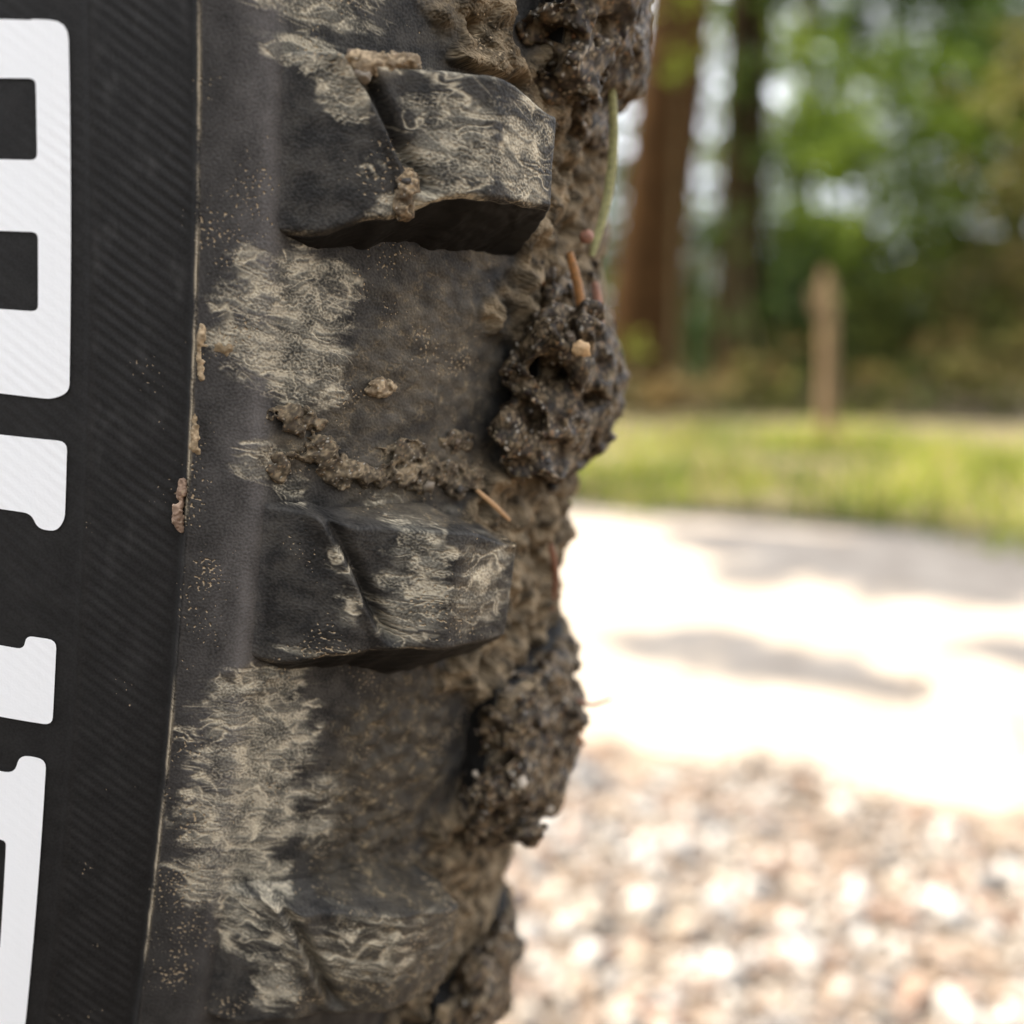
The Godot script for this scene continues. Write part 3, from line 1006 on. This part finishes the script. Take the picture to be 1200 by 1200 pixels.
func block(u_top: Callable, u_bot: Callable, s_out: float, s_in: float, height: Callable, step: float, seed_: int, round_ := 0.4, under := 0.13) -> ArrayMesh:
	var wall := 5.2
	var len_s := s_out - s_in
	var ns := int((len_s + wall * 2.0) / step)
	var mid_u: float = (u_bot.call(s_in + len_s * 0.5) - u_top.call(s_in + len_s * 0.5))
	var nu := int((mid_u + wall * 2.0) / step)
	var n := noise(seed_, 1.0, 3)
	var v := PackedVector3Array()
	var uv := PackedVector2Array()
	for i in nu + 1:
		var tu := -wall + (mid_u + 2.0 * wall) * i / nu
		for j in ns + 1:
			var ts := -wall + (len_s + 2.0 * wall) * j / ns
			var cs := clampf(ts, 0.0, len_s)
			var cu := clampf(tu, 0.0, mid_u)
			var s := s_in + cs
			var ut: float = u_top.call(s)
			var ub: float = u_bot.call(s)
			var u := lerpf(ut, ub, cu / mid_u)
			var over_u := absf(tu - cu)
			var over_s := absf(ts - cs)
			var over := maxf(over_u, over_s)
			var top: float = height.call(s, ub - u)
			var edge := minf(minf(cs, len_s - cs), minf(cu, mid_u - cu))
			if edge < round_:
				top -= round_ - sqrt(maxf(0.0, round_ * round_ - pow(round_ - edge, 2.0)))
			top += 0.07 * n.get_noise_2d(u * 0.5, s * 0.5) + 0.035 * n.get_noise_2d(u * 1.7, s * 1.7)
			var du := 0.0
			var ds := 0.0
			if over > 0.0:
				# walls lean out a little and are not quite even
				var slope := under if tu > cu else 0.13
				var lean := over * slope + 0.12 * n.get_noise_3d(u * 0.8, s * 0.8, over)
				du = signf(tu - cu) * lean * (over_u / over)
				ds = signf(ts - cs) * lean * (over_s / over)
				top -= over
			v.append(P(u + du, s + ds, maxf(top, -0.6)))
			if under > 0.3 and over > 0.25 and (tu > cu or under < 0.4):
				# walls take the near-black edge of the texture: wet rubber with painted shade
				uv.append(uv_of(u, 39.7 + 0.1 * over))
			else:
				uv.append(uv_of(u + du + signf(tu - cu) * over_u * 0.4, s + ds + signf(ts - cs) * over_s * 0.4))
	return finish(v, grid_index(nu + 1, ns + 1, true), uv)


func letter_mesh(outline: PackedVector2Array, holes: Array) -> ArrayMesh:
	# outline in (u, s); cut into small cells so that the print follows the casing
	var box := Rect2(outline[0], Vector2.ZERO)
	for p in outline:
		box = box.expand(p)
	var parts: Array[PackedVector2Array] = [outline]
	for hole in holes:
		var next: Array[PackedVector2Array] = []
		for p in parts:
			next.append_array(Geometry2D.clip_polygons(p, hole))
		parts = next
	var v := PackedVector3Array()
	var uv := PackedVector2Array()
	var idx := PackedInt32Array()
	var cell := 0.8
	for a in int(box.size.x / cell) + 1:
		for b in int(box.size.y / cell) + 1:
			var q := box.position + Vector2(a, b) * cell
			var sq := PackedVector2Array([q, q + Vector2(cell, 0), q + Vector2(cell, cell), q + Vector2(0, cell)])
			for part in parts:
				for piece in Geometry2D.intersect_polygons(part, sq):
					var tri := Geometry2D.triangulate_polygon(piece)
					var first := v.size()
					for p in piece:
						v.append(P(p.x, p.y, 0.10))
						uv.append(uv_of(p.x, p.y))
					for t in range(0, tri.size(), 3):
						var i0 := first + tri[t]
						var i1 := first + tri[t + 1]
						var i2 := first + tri[t + 2]
						var out := (v[i2] - v[i0]).cross(v[i1] - v[i0]).dot(axle)
						idx.append_array(PackedInt32Array([i0, i1, i2] if out > 0.0 else [i0, i2, i1]))
	return finish(v, idx, uv)


func poly(flat: Array) -> PackedVector2Array:
	var p := PackedVector2Array()
	for i in range(0, flat.size(), 2):
		p.append(Vector2(flat[i], flat[i + 1]))
	return p


func round_corners(p: PackedVector2Array, r: float) -> PackedVector2Array:
	var o := PackedVector2Array()
	var n := p.size()
	for i in n:
		var a := p[(i + n - 1) % n]
		var b := p[i]
		var c := p[(i + 1) % n]
		var d := minf(r, 0.45 * minf(a.distance_to(b), b.distance_to(c)))
		var p0 := b + (a - b).normalized() * d
		var p2 := b + (c - b).normalized() * d
		for k in 5:
			var t := k / 4.0
			o.append(p0.lerp(b, t).lerp(b.lerp(p2, t), t))
	return o


func build_wheel() -> void:
	var psi := 0.26
	var lean := 0.0178
	er = Vector3(cos(psi), 0, sin(psi))
	var ax0 := Vector3(-sin(psi), 0, cos(psi))
	upv = Vector3.UP * cos(lean) + ax0 * sin(lean)
	axle = ax0 * cos(lean) - Vector3.UP * sin(lean)
	hub = Vector3(-0.3498, 0.372, -0.1699)
	make_textures()
	var tm := mat(Color.WHITE, 1.0)
	tm.albedo_texture = tex_color
	tm.metallic_specular = 0.25
	tm.roughness_texture = tex_rough
	tm.roughness_texture_channel = BaseMaterial3D.TEXTURE_CHANNEL_RED
	tm.heightmap_enabled = true
	tm.heightmap_texture = tex_height
	tm.heightmap_scale = 0.1
	tm.texture_repeat = false
	M.tyre = tm
	var white := mat(lin(0.80, 0.81, 0.82), 0.45)
	white.heightmap_enabled = true
	white.heightmap_texture = tex_height
	white.heightmap_scale = 0.06
	white.texture_repeat = false
	M.white = white

	var w := thing("bicycle_wheel", "mud-caked black mountain bike wheel with white letters on its sidewall", "wheel", Vector3(hub.x, 0, hub.z))
	var up_off := Vector3(0, hub.y, 0)
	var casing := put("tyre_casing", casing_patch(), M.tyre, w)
	casing.position = up_off
	casing.set_meta("label", "muddy near side of the tyre with a worn band and threaded sidewall")
	put("tyre_ring", casing_rest(), M.ring, w).position = up_off

	for k in [-1, 0, 1, 2]:
		var bot: float = 31.5 + PITCH * k
		var u_bot := func(s: float) -> float: return bot - 1.1 * smoothstep(24.0, 21.0, s) - (1.5 if k < 1 else 0.6) * smoothstep(21.0, 17.5, s)
		var u_top := func(s: float) -> float: return bot - 9.1 + 0.5 * smoothstep(24.0, 21.0, s) + (1.2 * smoothstep(16.5, 12.5, s))
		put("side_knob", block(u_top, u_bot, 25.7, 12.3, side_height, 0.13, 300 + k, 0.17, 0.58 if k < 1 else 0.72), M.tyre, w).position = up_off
	for k in [-1, 0, 1, 2]:
		var mid: float = 39.5 + PITCH * k
		var u_bot := func(s: float) -> float: return mid + 4.6 - 0.08 * (s - 2.0)
		var u_top := func(s: float) -> float: return mid - 4.6 + 0.10 * (s - 2.0)
		var hh := func(s: float, _du: float) -> float: return 3.0 - 0.012 * pow(s - 2.0, 2.0)
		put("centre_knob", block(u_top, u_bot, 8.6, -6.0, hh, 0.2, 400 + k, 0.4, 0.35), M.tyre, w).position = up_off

	for k in [-1, 0, 1, 2]:
		var bot: float = 34.5 + PITCH * k
		var u_bot := func(s: float) -> float: return bot + 0.12 * (s + 18.0)
		var u_top := func(s: float) -> float: return bot - 10.5 - 0.12 * (s + 18.0)
		var hh := func(s: float, du: float) -> float: return (3.4 if k < 1 else 2.2) + 0.35 * sin(du * 1.3 + s) - 0.02 * pow(s + 18.0, 2.0)
		put("far_side_knob", block(u_top, u_bot, -12.0, -24.0, hh, 0.25, 450 + k, 1.2), M.mud_film, w).position = up_off

	# every other knob round the ring
	var st := SurfaceTool.new()
	st.begin(Mesh.PRIMITIVE_TRIANGLES)
	for k in range(3, 96):
		var bot: float = 31.5 + PITCH * k
		low_knob(st, bot - 9.0, bot - 1.0, 25.0, 12.3)
		low_knob(st, bot + 3.4, bot + 12.6, 8.6, -6.0)
	for k in range(3, 96):
		var bot: float = 34.0 + PITCH * k
		low_knob(st, bot - 9.0, bot - 1.0, -12.3, -25.0)
	var ring := put("tread_knobs", st.commit(), M.mud_film, w)
	ring.position = up_off
	ring.set_meta("kind", "stuff")

	# white print on the sidewall
	var cut := func(list: Array) -> Array: return list
	var one := round_corners(poly([21.9, 35.45, 41.0, 35.45, 41.5, 36.3, 41.5, 48.0, 21.9, 48.0]), 0.9)
	var h1 := round_corners(poly([24.8, 37.1, 28.9, 37.1, 29.4, 50.0, 25.3, 50.0]), 0.35)
	var h2 := round_corners(poly([32.6, 37.1, 36.8, 37.1, 37.2, 50.0, 33.2, 50.0]), 0.35)
	var corner := poly([20.0, 37.9, 21.95, 37.2, 22.0, 49.0, 20.0, 49.0])
	letter("letter", one, cut.call([h1, h2, corner]), w, up_off)
	letter("letter", round_corners(poly([43.75, 35.5, 48.2, 35.5, 48.95, 35.9, 48.95, 36.9, 48.1, 37.3, 48.1, 48.0, 44.0, 48.0]), 0.5), [], w, up_off)
	letter("letter", round_corners(poly([55.4, 35.65, 60.7, 35.6, 60.8, 48.0, 56.3, 48.0, 56.26, 37.4, 55.4, 37.3]), 0.5), [], w, up_off)
	var h4 := round_corners(poly([68.7, 37.7, 76.3, 37.5, 77.0, 50.0, 69.4, 50.0]), 0.35)
	letter("letter", round_corners(poly([62.9, 35.8, 85.0, 35.5, 85.5, 48.0, 64.3, 48.0, 64.2, 37.5, 62.9, 37.3]), 0.6), [h4], w, up_off)

	# rim, spokes and hub
	var rv := PackedVector3Array()
	var prof := [Vector2(-0.0145, 0.0045), Vector2(-0.0165, -0.002), Vector2(-0.0165, -0.012), Vector2(-0.011, -0.026), Vector2(0, -0.031), Vector2(0.011, -0.026), Vector2(0.0165, -0.012), Vector2(0.0165, -0.002), Vector2(0.0145, 0.0045), Vector2(0.0, 0.0), Vector2(-0.0145, 0.0045)]
	var rr := RC - 0.0145
	for i in 181:
		var a := TAU * i / 180.0
		var dir := er * cos(a) + upv * sin(a)
		for p in prof:
			rv.append(dir * (rr + p.y) + axle * p.x)
	put("rim", finish(rv, grid_index(181, prof.size(), false)), M.rim, w).position = up_off
	put("hub", tube([axle * -0.05, axle * -0.036, axle * -0.034, axle * -0.03, axle * 0.03, axle * 0.034, axle * 0.036, axle * 0.05], [0.009, 0.009, 0.028, 0.018, 0.018, 0.028, 0.009, 0.009], 20), M.rim, w).position = up_off
	for i in 32:
		var a := TAU * i / 32.0
		var side := 1.0 if i % 2 == 0 else -1.0
		var b := a + (0.7 if i % 4 < 2 else -0.7)
		var from := (er * cos(b) + upv * sin(b)) * 0.026 + axle * side * 0.034
		var to := (er * cos(a) + upv * sin(a)) * (rr - 0.028)
		put("spoke", tube([from, to], [0.001, 0.001], 6), M.steel, w).position = up_off


func letter(called: String, outline: PackedVector2Array, holes: Array, w: Node3D, off: Vector3) -> void:
	put(called, letter_mesh(outline, holes), M.white, w).position = off


func low_knob(st: SurfaceTool, ua: float, ub: float, sa: float, sb: float) -> void:
	var side := absf(sa + sb) > 10.0
	var hi := 4.6 if side else 4.0
	var c := []
	for q in [[ua, sa], [ub, sa], [ub, sb], [ua, sb]]:
		var outer := side and absf(q[1]) > 20.0
		c.append([P(q[0], q[1], -0.5), P(lerpf(q[0], (ua + ub) * 0.5, 0.06), lerpf(q[1], (sa + sb) * 0.5, 0.06), 1.2 if outer else hi)])
	for i in 4:
		var a = c[i]
		var b = c[(i + 1) % 4]
		for p in [a[0], a[1], b[0], b[0], a[1], b[1]]:
			st.set_smooth_group(-1)
			st.add_vertex(p)
	for p in [c[0][1], c[3][1], c[1][1], c[1][1], c[3][1], c[2][1]]:
		st.add_vertex(p)
	st.generate_normals()


# ---------------------------------------------------------------- mud and what sticks in it
# balls: [u, s, h, half sizes along u, s, h]; meshed as surface nets in tyre coordinates, then bent onto the casing
func clod_mesh(balls: Array, cell: float, rough: float, seed_: int, dark: Color, light: Color, spots: Array) -> ArrayMesh:
	var lo := Vector3(1e9, 1e9, 1e9)
	var hi := -lo
	for b in balls:
		var c := Vector3(b[0], b[1], b[2])
		var r := Vector3(b[3], b[4], b[5]) + Vector3.ONE * (rough * 1.2 + cell * 2.0)
		lo = lo.min(c - r)
		hi = hi.max(c + r)
	lo.z = maxf(lo.z, -0.6)
	var dim := Vector3i(((hi - lo) / cell).ceil()) + Vector3i.ONE
	var n := noise(seed_, 0.42 / maxf(rough, 0.25) * 0.6, 5)
	n.fractal_gain = 0.55
	var cells := noise(seed_ + 1, 0.75 / maxf(rough, 0.25) * 0.6, 1, FastNoiseLite.TYPE_CELLULAR)
	cells.cellular_return_type = FastNoiseLite.RETURN_DISTANCE2_SUB
	var ridge := noise(seed_ + 2, 0.42 / maxf(rough, 0.25) * 0.6, 3)
	var f := PackedFloat32Array()
	f.resize(dim.x * dim.y * dim.z)
	var at := 0
	for z in dim.z:
		for y in dim.y:
			for x in dim.x:
				var p := lo + Vector3(x, y, z) * cell
				var d := 1e9
				for b in balls:
					var q := Vector3((p.x - b[0]) / b[3], (p.y - b[1]) / b[4], (p.z - b[2]) / b[5])
					var l := q.length()
					var e: float = (l - 1.0) * minf(b[3], minf(b[4], b[5])) * lerpf(1.0, 1.5, clampf(l - 0.6, 0.0, 1.0))
					var k := clampf(0.5 + 0.5 * (d - e) / 0.5, 0.0, 1.0)
					d = lerpf(d, e, k) - 0.5 * k * (1.0 - k) * 0.6
				if d < rough * 2.0 and d > -rough * 2.5:
					d += rough * (0.9 * n.get_noise_3dv(p) + 1.0 * (absf(ridge.get_noise_3dv(p)) * 1.8 - 0.3) + 0.12 * (cells.get_noise_3dv(p) + 0.55))
				f[at] = d
				at += 1
	var v := PackedVector3Array()
	var raw := PackedVector3Array()
	var idx := PackedInt32Array()
	var id := PackedInt32Array()
	id.resize(f.size())
	id.fill(-1)
	var sx := 1
	var sy := dim.x
	var sz := dim.x * dim.y
	var corner := [0, sx, sy, sx + sy, sz, sx + sz, sy + sz, sx + sy + sz]
	var offs := [Vector3(0, 0, 0), Vector3(1, 0, 0), Vector3(0, 1, 0), Vector3(1, 1, 0), Vector3(0, 0, 1), Vector3(1, 0, 1), Vector3(0, 1, 1), Vector3(1, 1, 1)]
	var edges := [[0, 1], [2, 3], [4, 5], [6, 7], [0, 2], [1, 3], [4, 6], [5, 7], [0, 4], [1, 5], [2, 6], [3, 7]]
	for z in dim.z - 1:
		for y in dim.y - 1:
			for x in dim.x - 1:
				var o := x + y * sy + z * sz
				var inside := 0
				for c in corner:
					if f[o + c] < 0.0:
						inside += 1
				if inside == 0 or inside == 8:
					continue
				var sum := Vector3.ZERO
				var count := 0
				for e in edges:
					var a: float = f[o + corner[e[0]]]
					var b: float = f[o + corner[e[1]]]
					if (a < 0.0) != (b < 0.0):
						sum += offs[e[0]].lerp(offs[e[1]], a / (a - b))
						count += 1
				id[o] = raw.size()
				raw.append(lo + (Vector3(x, y, z) + sum / count) * cell)
	for z in range(1, dim.z - 1):
		for y in range(1, dim.y - 1):
			for x in range(1, dim.x - 1):
				var o := x + y * sy + z * sz
				var inn := f[o] < 0.0
				for ax in 3:
					var step: int = [sx, sy, sz][ax]
					if inn == (f[o + step] < 0.0):
						continue
					var da: int = [sy, sz, sx][ax]
					var db: int = [sz, sx, sy][ax]
					var a := id[o]
					var b := id[o - da]
					var c := id[o - da - db]
					var d := id[o - db]
					if inn:
						idx.append_array(PackedInt32Array([a, b, c, a, c, d]))
					else:
						idx.append_array(PackedInt32Array([a, c, b, a, d, c]))
	var col := PackedColorArray()
	var tint := noise(seed_ + 5, 0.9, 3)
	var fine := noise(seed_ + 6, 3.5, 2)
	v.resize(raw.size())
	col.resize(raw.size())
	for i in raw.size():
		var p := raw[i]
		v[i] = P(p.x, p.y, p.z)
		var k := clampf(0.42 + 0.8 * tint.get_noise_3dv(p) + 0.7 * fine.get_noise_3dv(p), 0.0, 1.0)
		var c := dark.lerp(light, k * k)
		var sp := fine.get_noise_3dv(p * 1.3 + Vector3.ONE * 40.0)
		if sp > 0.46 and spots.size():
			c = c.lerp(spots[int(absf(tint.get_noise_3dv(p * 0.7)) * 9.0) % spots.size()], 0.8)
		col[i] = c
	clod_points = raw
	return finish(v, idx, PackedVector2Array(), col)


var clod_points := PackedVector3Array()


func clod(label: String, balls: Array, cell: float, rough: float, seed_: int, dark: Color, light: Color, material: Material, grit: int, group := "") -> Node3D:
	if grit >= 200:
		# odd lumps that break up the outline
		var first := balls.size()
		balls = balls.duplicate()
		for i in 9:
			var o: Array = balls[rng.randi() % mini(3, first)]
			var e := rng.randf_range(0.6, 1.3)
			balls.append([o[0] + rng.randf_range(-0.95, 0.95) * o[3], o[1] + rng.randf_range(-0.7, 0.7) * o[4], o[2] + rng.randf_range(0.0, 0.8) * o[5], e * rng.randf_range(0.7, 1.6), e * rng.randf_range(0.7, 1.6), e])
	var c: Array = balls[0]
	var base := P(c[0], c[1], 0.0)
	var t := thing("mud_clod", label, "mud clod", hub + base, group)
	var m := clod_mesh(balls, cell, rough, seed_, dark, light, [Color(0.30, 0.24, 0.16), Color(0.20, 0.12, 0.06), Color(0.36, 0.33, 0.28)])
	put("mud", m, material, t).position = -base
	if grit > 0:
		grit = grit / 2
		var xf: Array[Transform3D] = []
		var cols: Array[Color] = []
		var pal := [Color(0.015, 0.012, 0.010), Color(0.03, 0.025, 0.02), Color(0.16, 0.13, 0.095), Color(0.32, 0.27, 0.21), Color(0.22, 0.10, 0.04), Color(0.10, 0.07, 0.045), Color(0.06, 0.045, 0.03), Color(0.13, 0.10, 0.07)]
		for i in grit:
			var p := clod_points[rng.randi() % clod_points.size()]
			var size := 0.00010 + 0.0009 * pow(rng.randf(), 5.0)
			var b := Basis.from_euler(Vector3(rng.randf(), rng.randf(), rng.randf()) * TAU).scaled(Vector3.ONE * size)
			xf.append(Transform3D(b, P(p.x, p.y, p.z) - base))
			cols.append(pal[rng.randi() % pal.size()])
		multi("grit", grit_mesh, M.grit, xf, cols, t).set_meta("kind", "stuff")
	return t


var grit_mesh: ArrayMesh


func strand(called: String, label: String, category: String, pts: Array, radius: float, material: Material, flat := 1.0, group := "") -> void:
	# a needle or blade given by points (u, s, h)
	var base := P(pts[0][0], pts[0][1], pts[0][2])
	var curve := Curve3D.new()
	for i in pts.size():
		var p := P(pts[i][0], pts[i][1], pts[i][2]) - base
		var a := P(pts[maxi(i - 1, 0)][0], pts[maxi(i - 1, 0)][1], pts[maxi(i - 1, 0)][2])
		var b := P(pts[mini(i + 1, pts.size() - 1)][0], pts[mini(i + 1, pts.size() - 1)][1], pts[mini(i + 1, pts.size() - 1)][2])
		curve.add_point(p, (a - b) * 0.16, (b - a) * 0.16)
	var line := []
	var rad := []
	for i in 15:
		var t := i / 14.0
		line.append(curve.sample(mini(int(t * (pts.size() - 1)), pts.size() - 2), t * (pts.size() - 1) - mini(int(t * (pts.size() - 1)), pts.size() - 2)))
		rad.append(radius * (0.35 + 0.65 * pow(sin(PI * clampf(t * 0.9 + 0.06, 0, 1)), 0.5)))
	var o := put(called, tube(line, rad, 8, flat), material)
	o.position = hub + base
	tag(o, label, category, group)


func build_mud_and_debris() -> void:
	rng.seed = 99
	grit_mesh = stone_mesh(7, 0.7, 5, 0.75)
	var wet := Color(0.014, 0.010, 0.007)
	var wet2 := Color(0.17, 0.125, 0.075)
	clod("dark gritty mud clod on the centre knob at the top border", [[16.0, 2.5, 2.2, 4.6, 8.0, 1.8], [20.0, 7.0, 1.8, 1.8, 2.6, 1.4], [17.0, 5.0, 2.6, 2.0, 2.4, 1.8], [19.5, 3.0, 0.8, 4.0, 7.0, 1.0]], 0.2, 1.0, 501, wet, wet2, M.mud, 260)
	clod("dark gritty mud clod standing out above the middle of the picture, holding a tan grain", [[39.8, 2.6, 2.4, 4.6, 7.4, 1.9], [36.4, 8.2, 2.8, 2.2, 2.4, 1.8], [42.0, 7.2, 2.2, 3.4, 4.0, 1.8], [38.6, 5.0, 3.4, 1.8, 1.8, 1.3], [39.0, 1.5, 0.8, 6.4, 6.6, 1.0]], 0.17, 1.0, 502, wet, wet2, M.mud, 420)
	clod("dark gritty mud clod with orange specks below the middle of the picture", [[66.0, 2.6, 3.0, 4.4, 7.4, 2.1], [62.4, 5.0, 2.2, 3.0, 4.6, 1.6], [68.6, 6.2, 2.0, 2.6, 3.4, 1.7], [67.0, 4.0, 4.0, 1.8, 2.0, 1.3], [65.5, 2.0, 0.8, 6.4, 6.2, 1.0], [60.6, 1.5, 2.2, 1.9, 6.8, 1.7]], 0.17, 1.0, 503, wet, wet2, M.mud, 420)
	clod("rough grey-brown mud clod at the bottom border", [[87.0, 1.5, 2.2, 5.4, 7.0, 1.7]], 0.22, 0.7, 504, wet, wet2, M.mud, 200)
	var dry1 := Color(0.12, 0.085, 0.05)
	var dry2 := Color(0.42, 0.32, 0.20)
	clod("crumbly brown ridge of mud along the top of the second side knob", [[41.6, 24.2, 0.1, 0.7, 1.5, 0.45], [43.4, 22.4, 0.1, 0.9, 1.2, 0.45], [44.7, 20.0, 0.1, 0.8, 2.2, 0.5], [44.6, 15.4, 0.1, 1.0, 3.0, 0.5], [45.3, 11.6, 0.2, 1.0, 2.4, 0.6], [43.4, 17.0, 0.0, 0.7, 1.8, 0.35], [42.9, 13.4, 0.0, 0.6, 1.4, 0.35], [44.4, 24.6, 0.0, 0.8, 0.9, 0.35]], 0.09, 0.42, 505, Color(0.04, 0.03, 0.018), Color(0.22, 0.165, 0.10), M.mud_dry, 60)
	clod("small oval crumb of mud between the two side knobs", [[39.6, 19.2, 0.2, 0.55, 0.9, 0.45]], 0.08, 0.25, 506, dry1, dry2, M.mud_dry, 0)
	clod("brown lump of mud lodged in the groove of the upper side knob", [[28.7, 19.9, 3.0, 0.9, 0.6, 0.7], [29.7, 20.0, 3.0, 0.7, 0.5, 0.5]], 0.08, 0.3, 507, Color(0.07, 0.05, 0.03), Color(0.30, 0.22, 0.13), M.mud_dry, 10)
	clod("tan crust of mud on the top corner of the upper side knob", [[22.9, 21.6, 2.4, 0.7, 1.2, 0.6], [22.6, 20.2, 2.8, 0.5, 0.9, 0.5]], 0.08, 0.35, 508, dry1, dry2, M.mud_dry, 10)
	clod("forked tan crumb of soil on the seam beside the pale streaks", [[37.3, 28.95, 0.4, 0.7, 0.2, 0.22], [37.8, 28.1, 0.35, 0.28, 0.7, 0.18], [38.2, 27.7, 0.35, 0.4, 0.18, 0.15], [39.2, 28.9, 0.35, 0.7, 0.2, 0.22], [38.3, 29.05, 0.4, 0.7, 0.12, 0.15]], 0.05, 0.16, 509, Color(0.16, 0.115, 0.065), Color(0.42, 0.32, 0.20), M.mud_dry, 0)
	clod("pointed tan crumb of soil hanging on the seam", [[43.0, 29.1, 0.35, 0.9, 0.27, 0.28], [44.0, 28.85, 0.3, 0.55, 0.2, 0.2], [42.0, 29.2, 0.35, 0.7, 0.12, 0.15]], 0.05, 0.17, 510, Color(0.16, 0.115, 0.065), Color(0.42, 0.32, 0.20), M.mud_dry, 0)
	clod("pinkish tan crumb of soil left of the seam, lowest of three", [[46.0, 29.6, 0.25, 0.75, 0.25, 0.25], [47.2, 29.8, 0.2, 0.65, 0.27, 0.27], [48.0, 29.55, 0.2, 0.5, 0.12, 0.14]], 0.05, 0.18, 511, Color(0.17, 0.11, 0.075), Color(0.46, 0.33, 0.24), M.mud_dry, 0)

	var g := "conifer needles stuck in the mud"
	strand("needle", "tan needle lying across the mud above the second side knob", "needle", [[45.5, 13.1, 1.7], [46.5, 11.7, 1.9], [47.6, 10.2, 2.0]], 0.00016, M.needle_tan, 0.7, g)
	strand("needle", "bright orange needle standing in the mud above the middle clod", "needle", [[31.0, 7.0, 2.2], [33.0, 5.9, 2.4], [35.3, 4.9, 2.6]], 0.00032, M.needle_orange, 0.6, g)
	strand("needle", "pinkish needle at the tyre's outline behind the orange one", "needle", [[32.6, 3.2, 2.4], [34.4, 3.0, 2.8], [36.6, 3.2, 3.2]], 0.0003, M.needle_pink, 0.6, g)
	strand("needle", "curved red-brown needle on the outline beside the second side knob", "needle", [[50.2, 4.0, 1.7], [53.0, 1.8, 1.7], [56.0, 0.4, 1.5]], 0.00026, M.needle_red, 0.7, g)
	strand("needle", "short bent reddish needle sticking out above the lower clod", "needle", [[61.6, 1.6, 4.6], [62.4, 0.2, 5.4], [62.4, -1.5, 6.6]], 0.00014, M.needle_red, 1.0, g)
	strand("needle", "orange-red needle hanging down at the bottom border", "needle", [[83.6, 4.4, 2.4], [86.0, 4.0, 3.0], [91.0, 3.6, 3.4]], 0.00022, M.needle_red, 0.7, g)
	strand("needle", "orange needle pressed into the lower clod", "needle", [[59.6, 5.6, 2.6], [61.2, 6.4, 2.9], [63.2, 7.0, 3.2]], 0.0002, M.needle_orange, 0.7, g)
	strand("grass_blade", "pale green blade of grass along the tyre's outline", "grass blade", [[20.5, 3.4, 2.6], [24.0, 2.9, 2.8], [27.5, 3.1, 2.7], [31.0, 3.9, 2.3]], 0.00032, M.blade, 0.45)
	var red := put("seed", stone_mesh(33, 0.3, 7, 0.8), M.needle_pink)
	red.position = hub + P(29.9, 5.0, 2.3)
	red.scale = Vector3(0.0009, 0.0011, 0.0008)
	tag(red, "tiny coral red seed in the mud beside the blade of grass", "seed")
	var grain := put("grain", stone_mesh(34, 0.8, 7, 0.8), tri_mat(86, lin(0.25, 0.16, 0.08), lin(0.6, 0.40, 0.2), 0.6, 600.0))
	grain.position = hub + P(36.6, 9.2, 4.9)
	grain.scale = Vector3.ONE * 0.0011
	tag(grain, "tan grain of grit set in the middle mud clod", "grit")
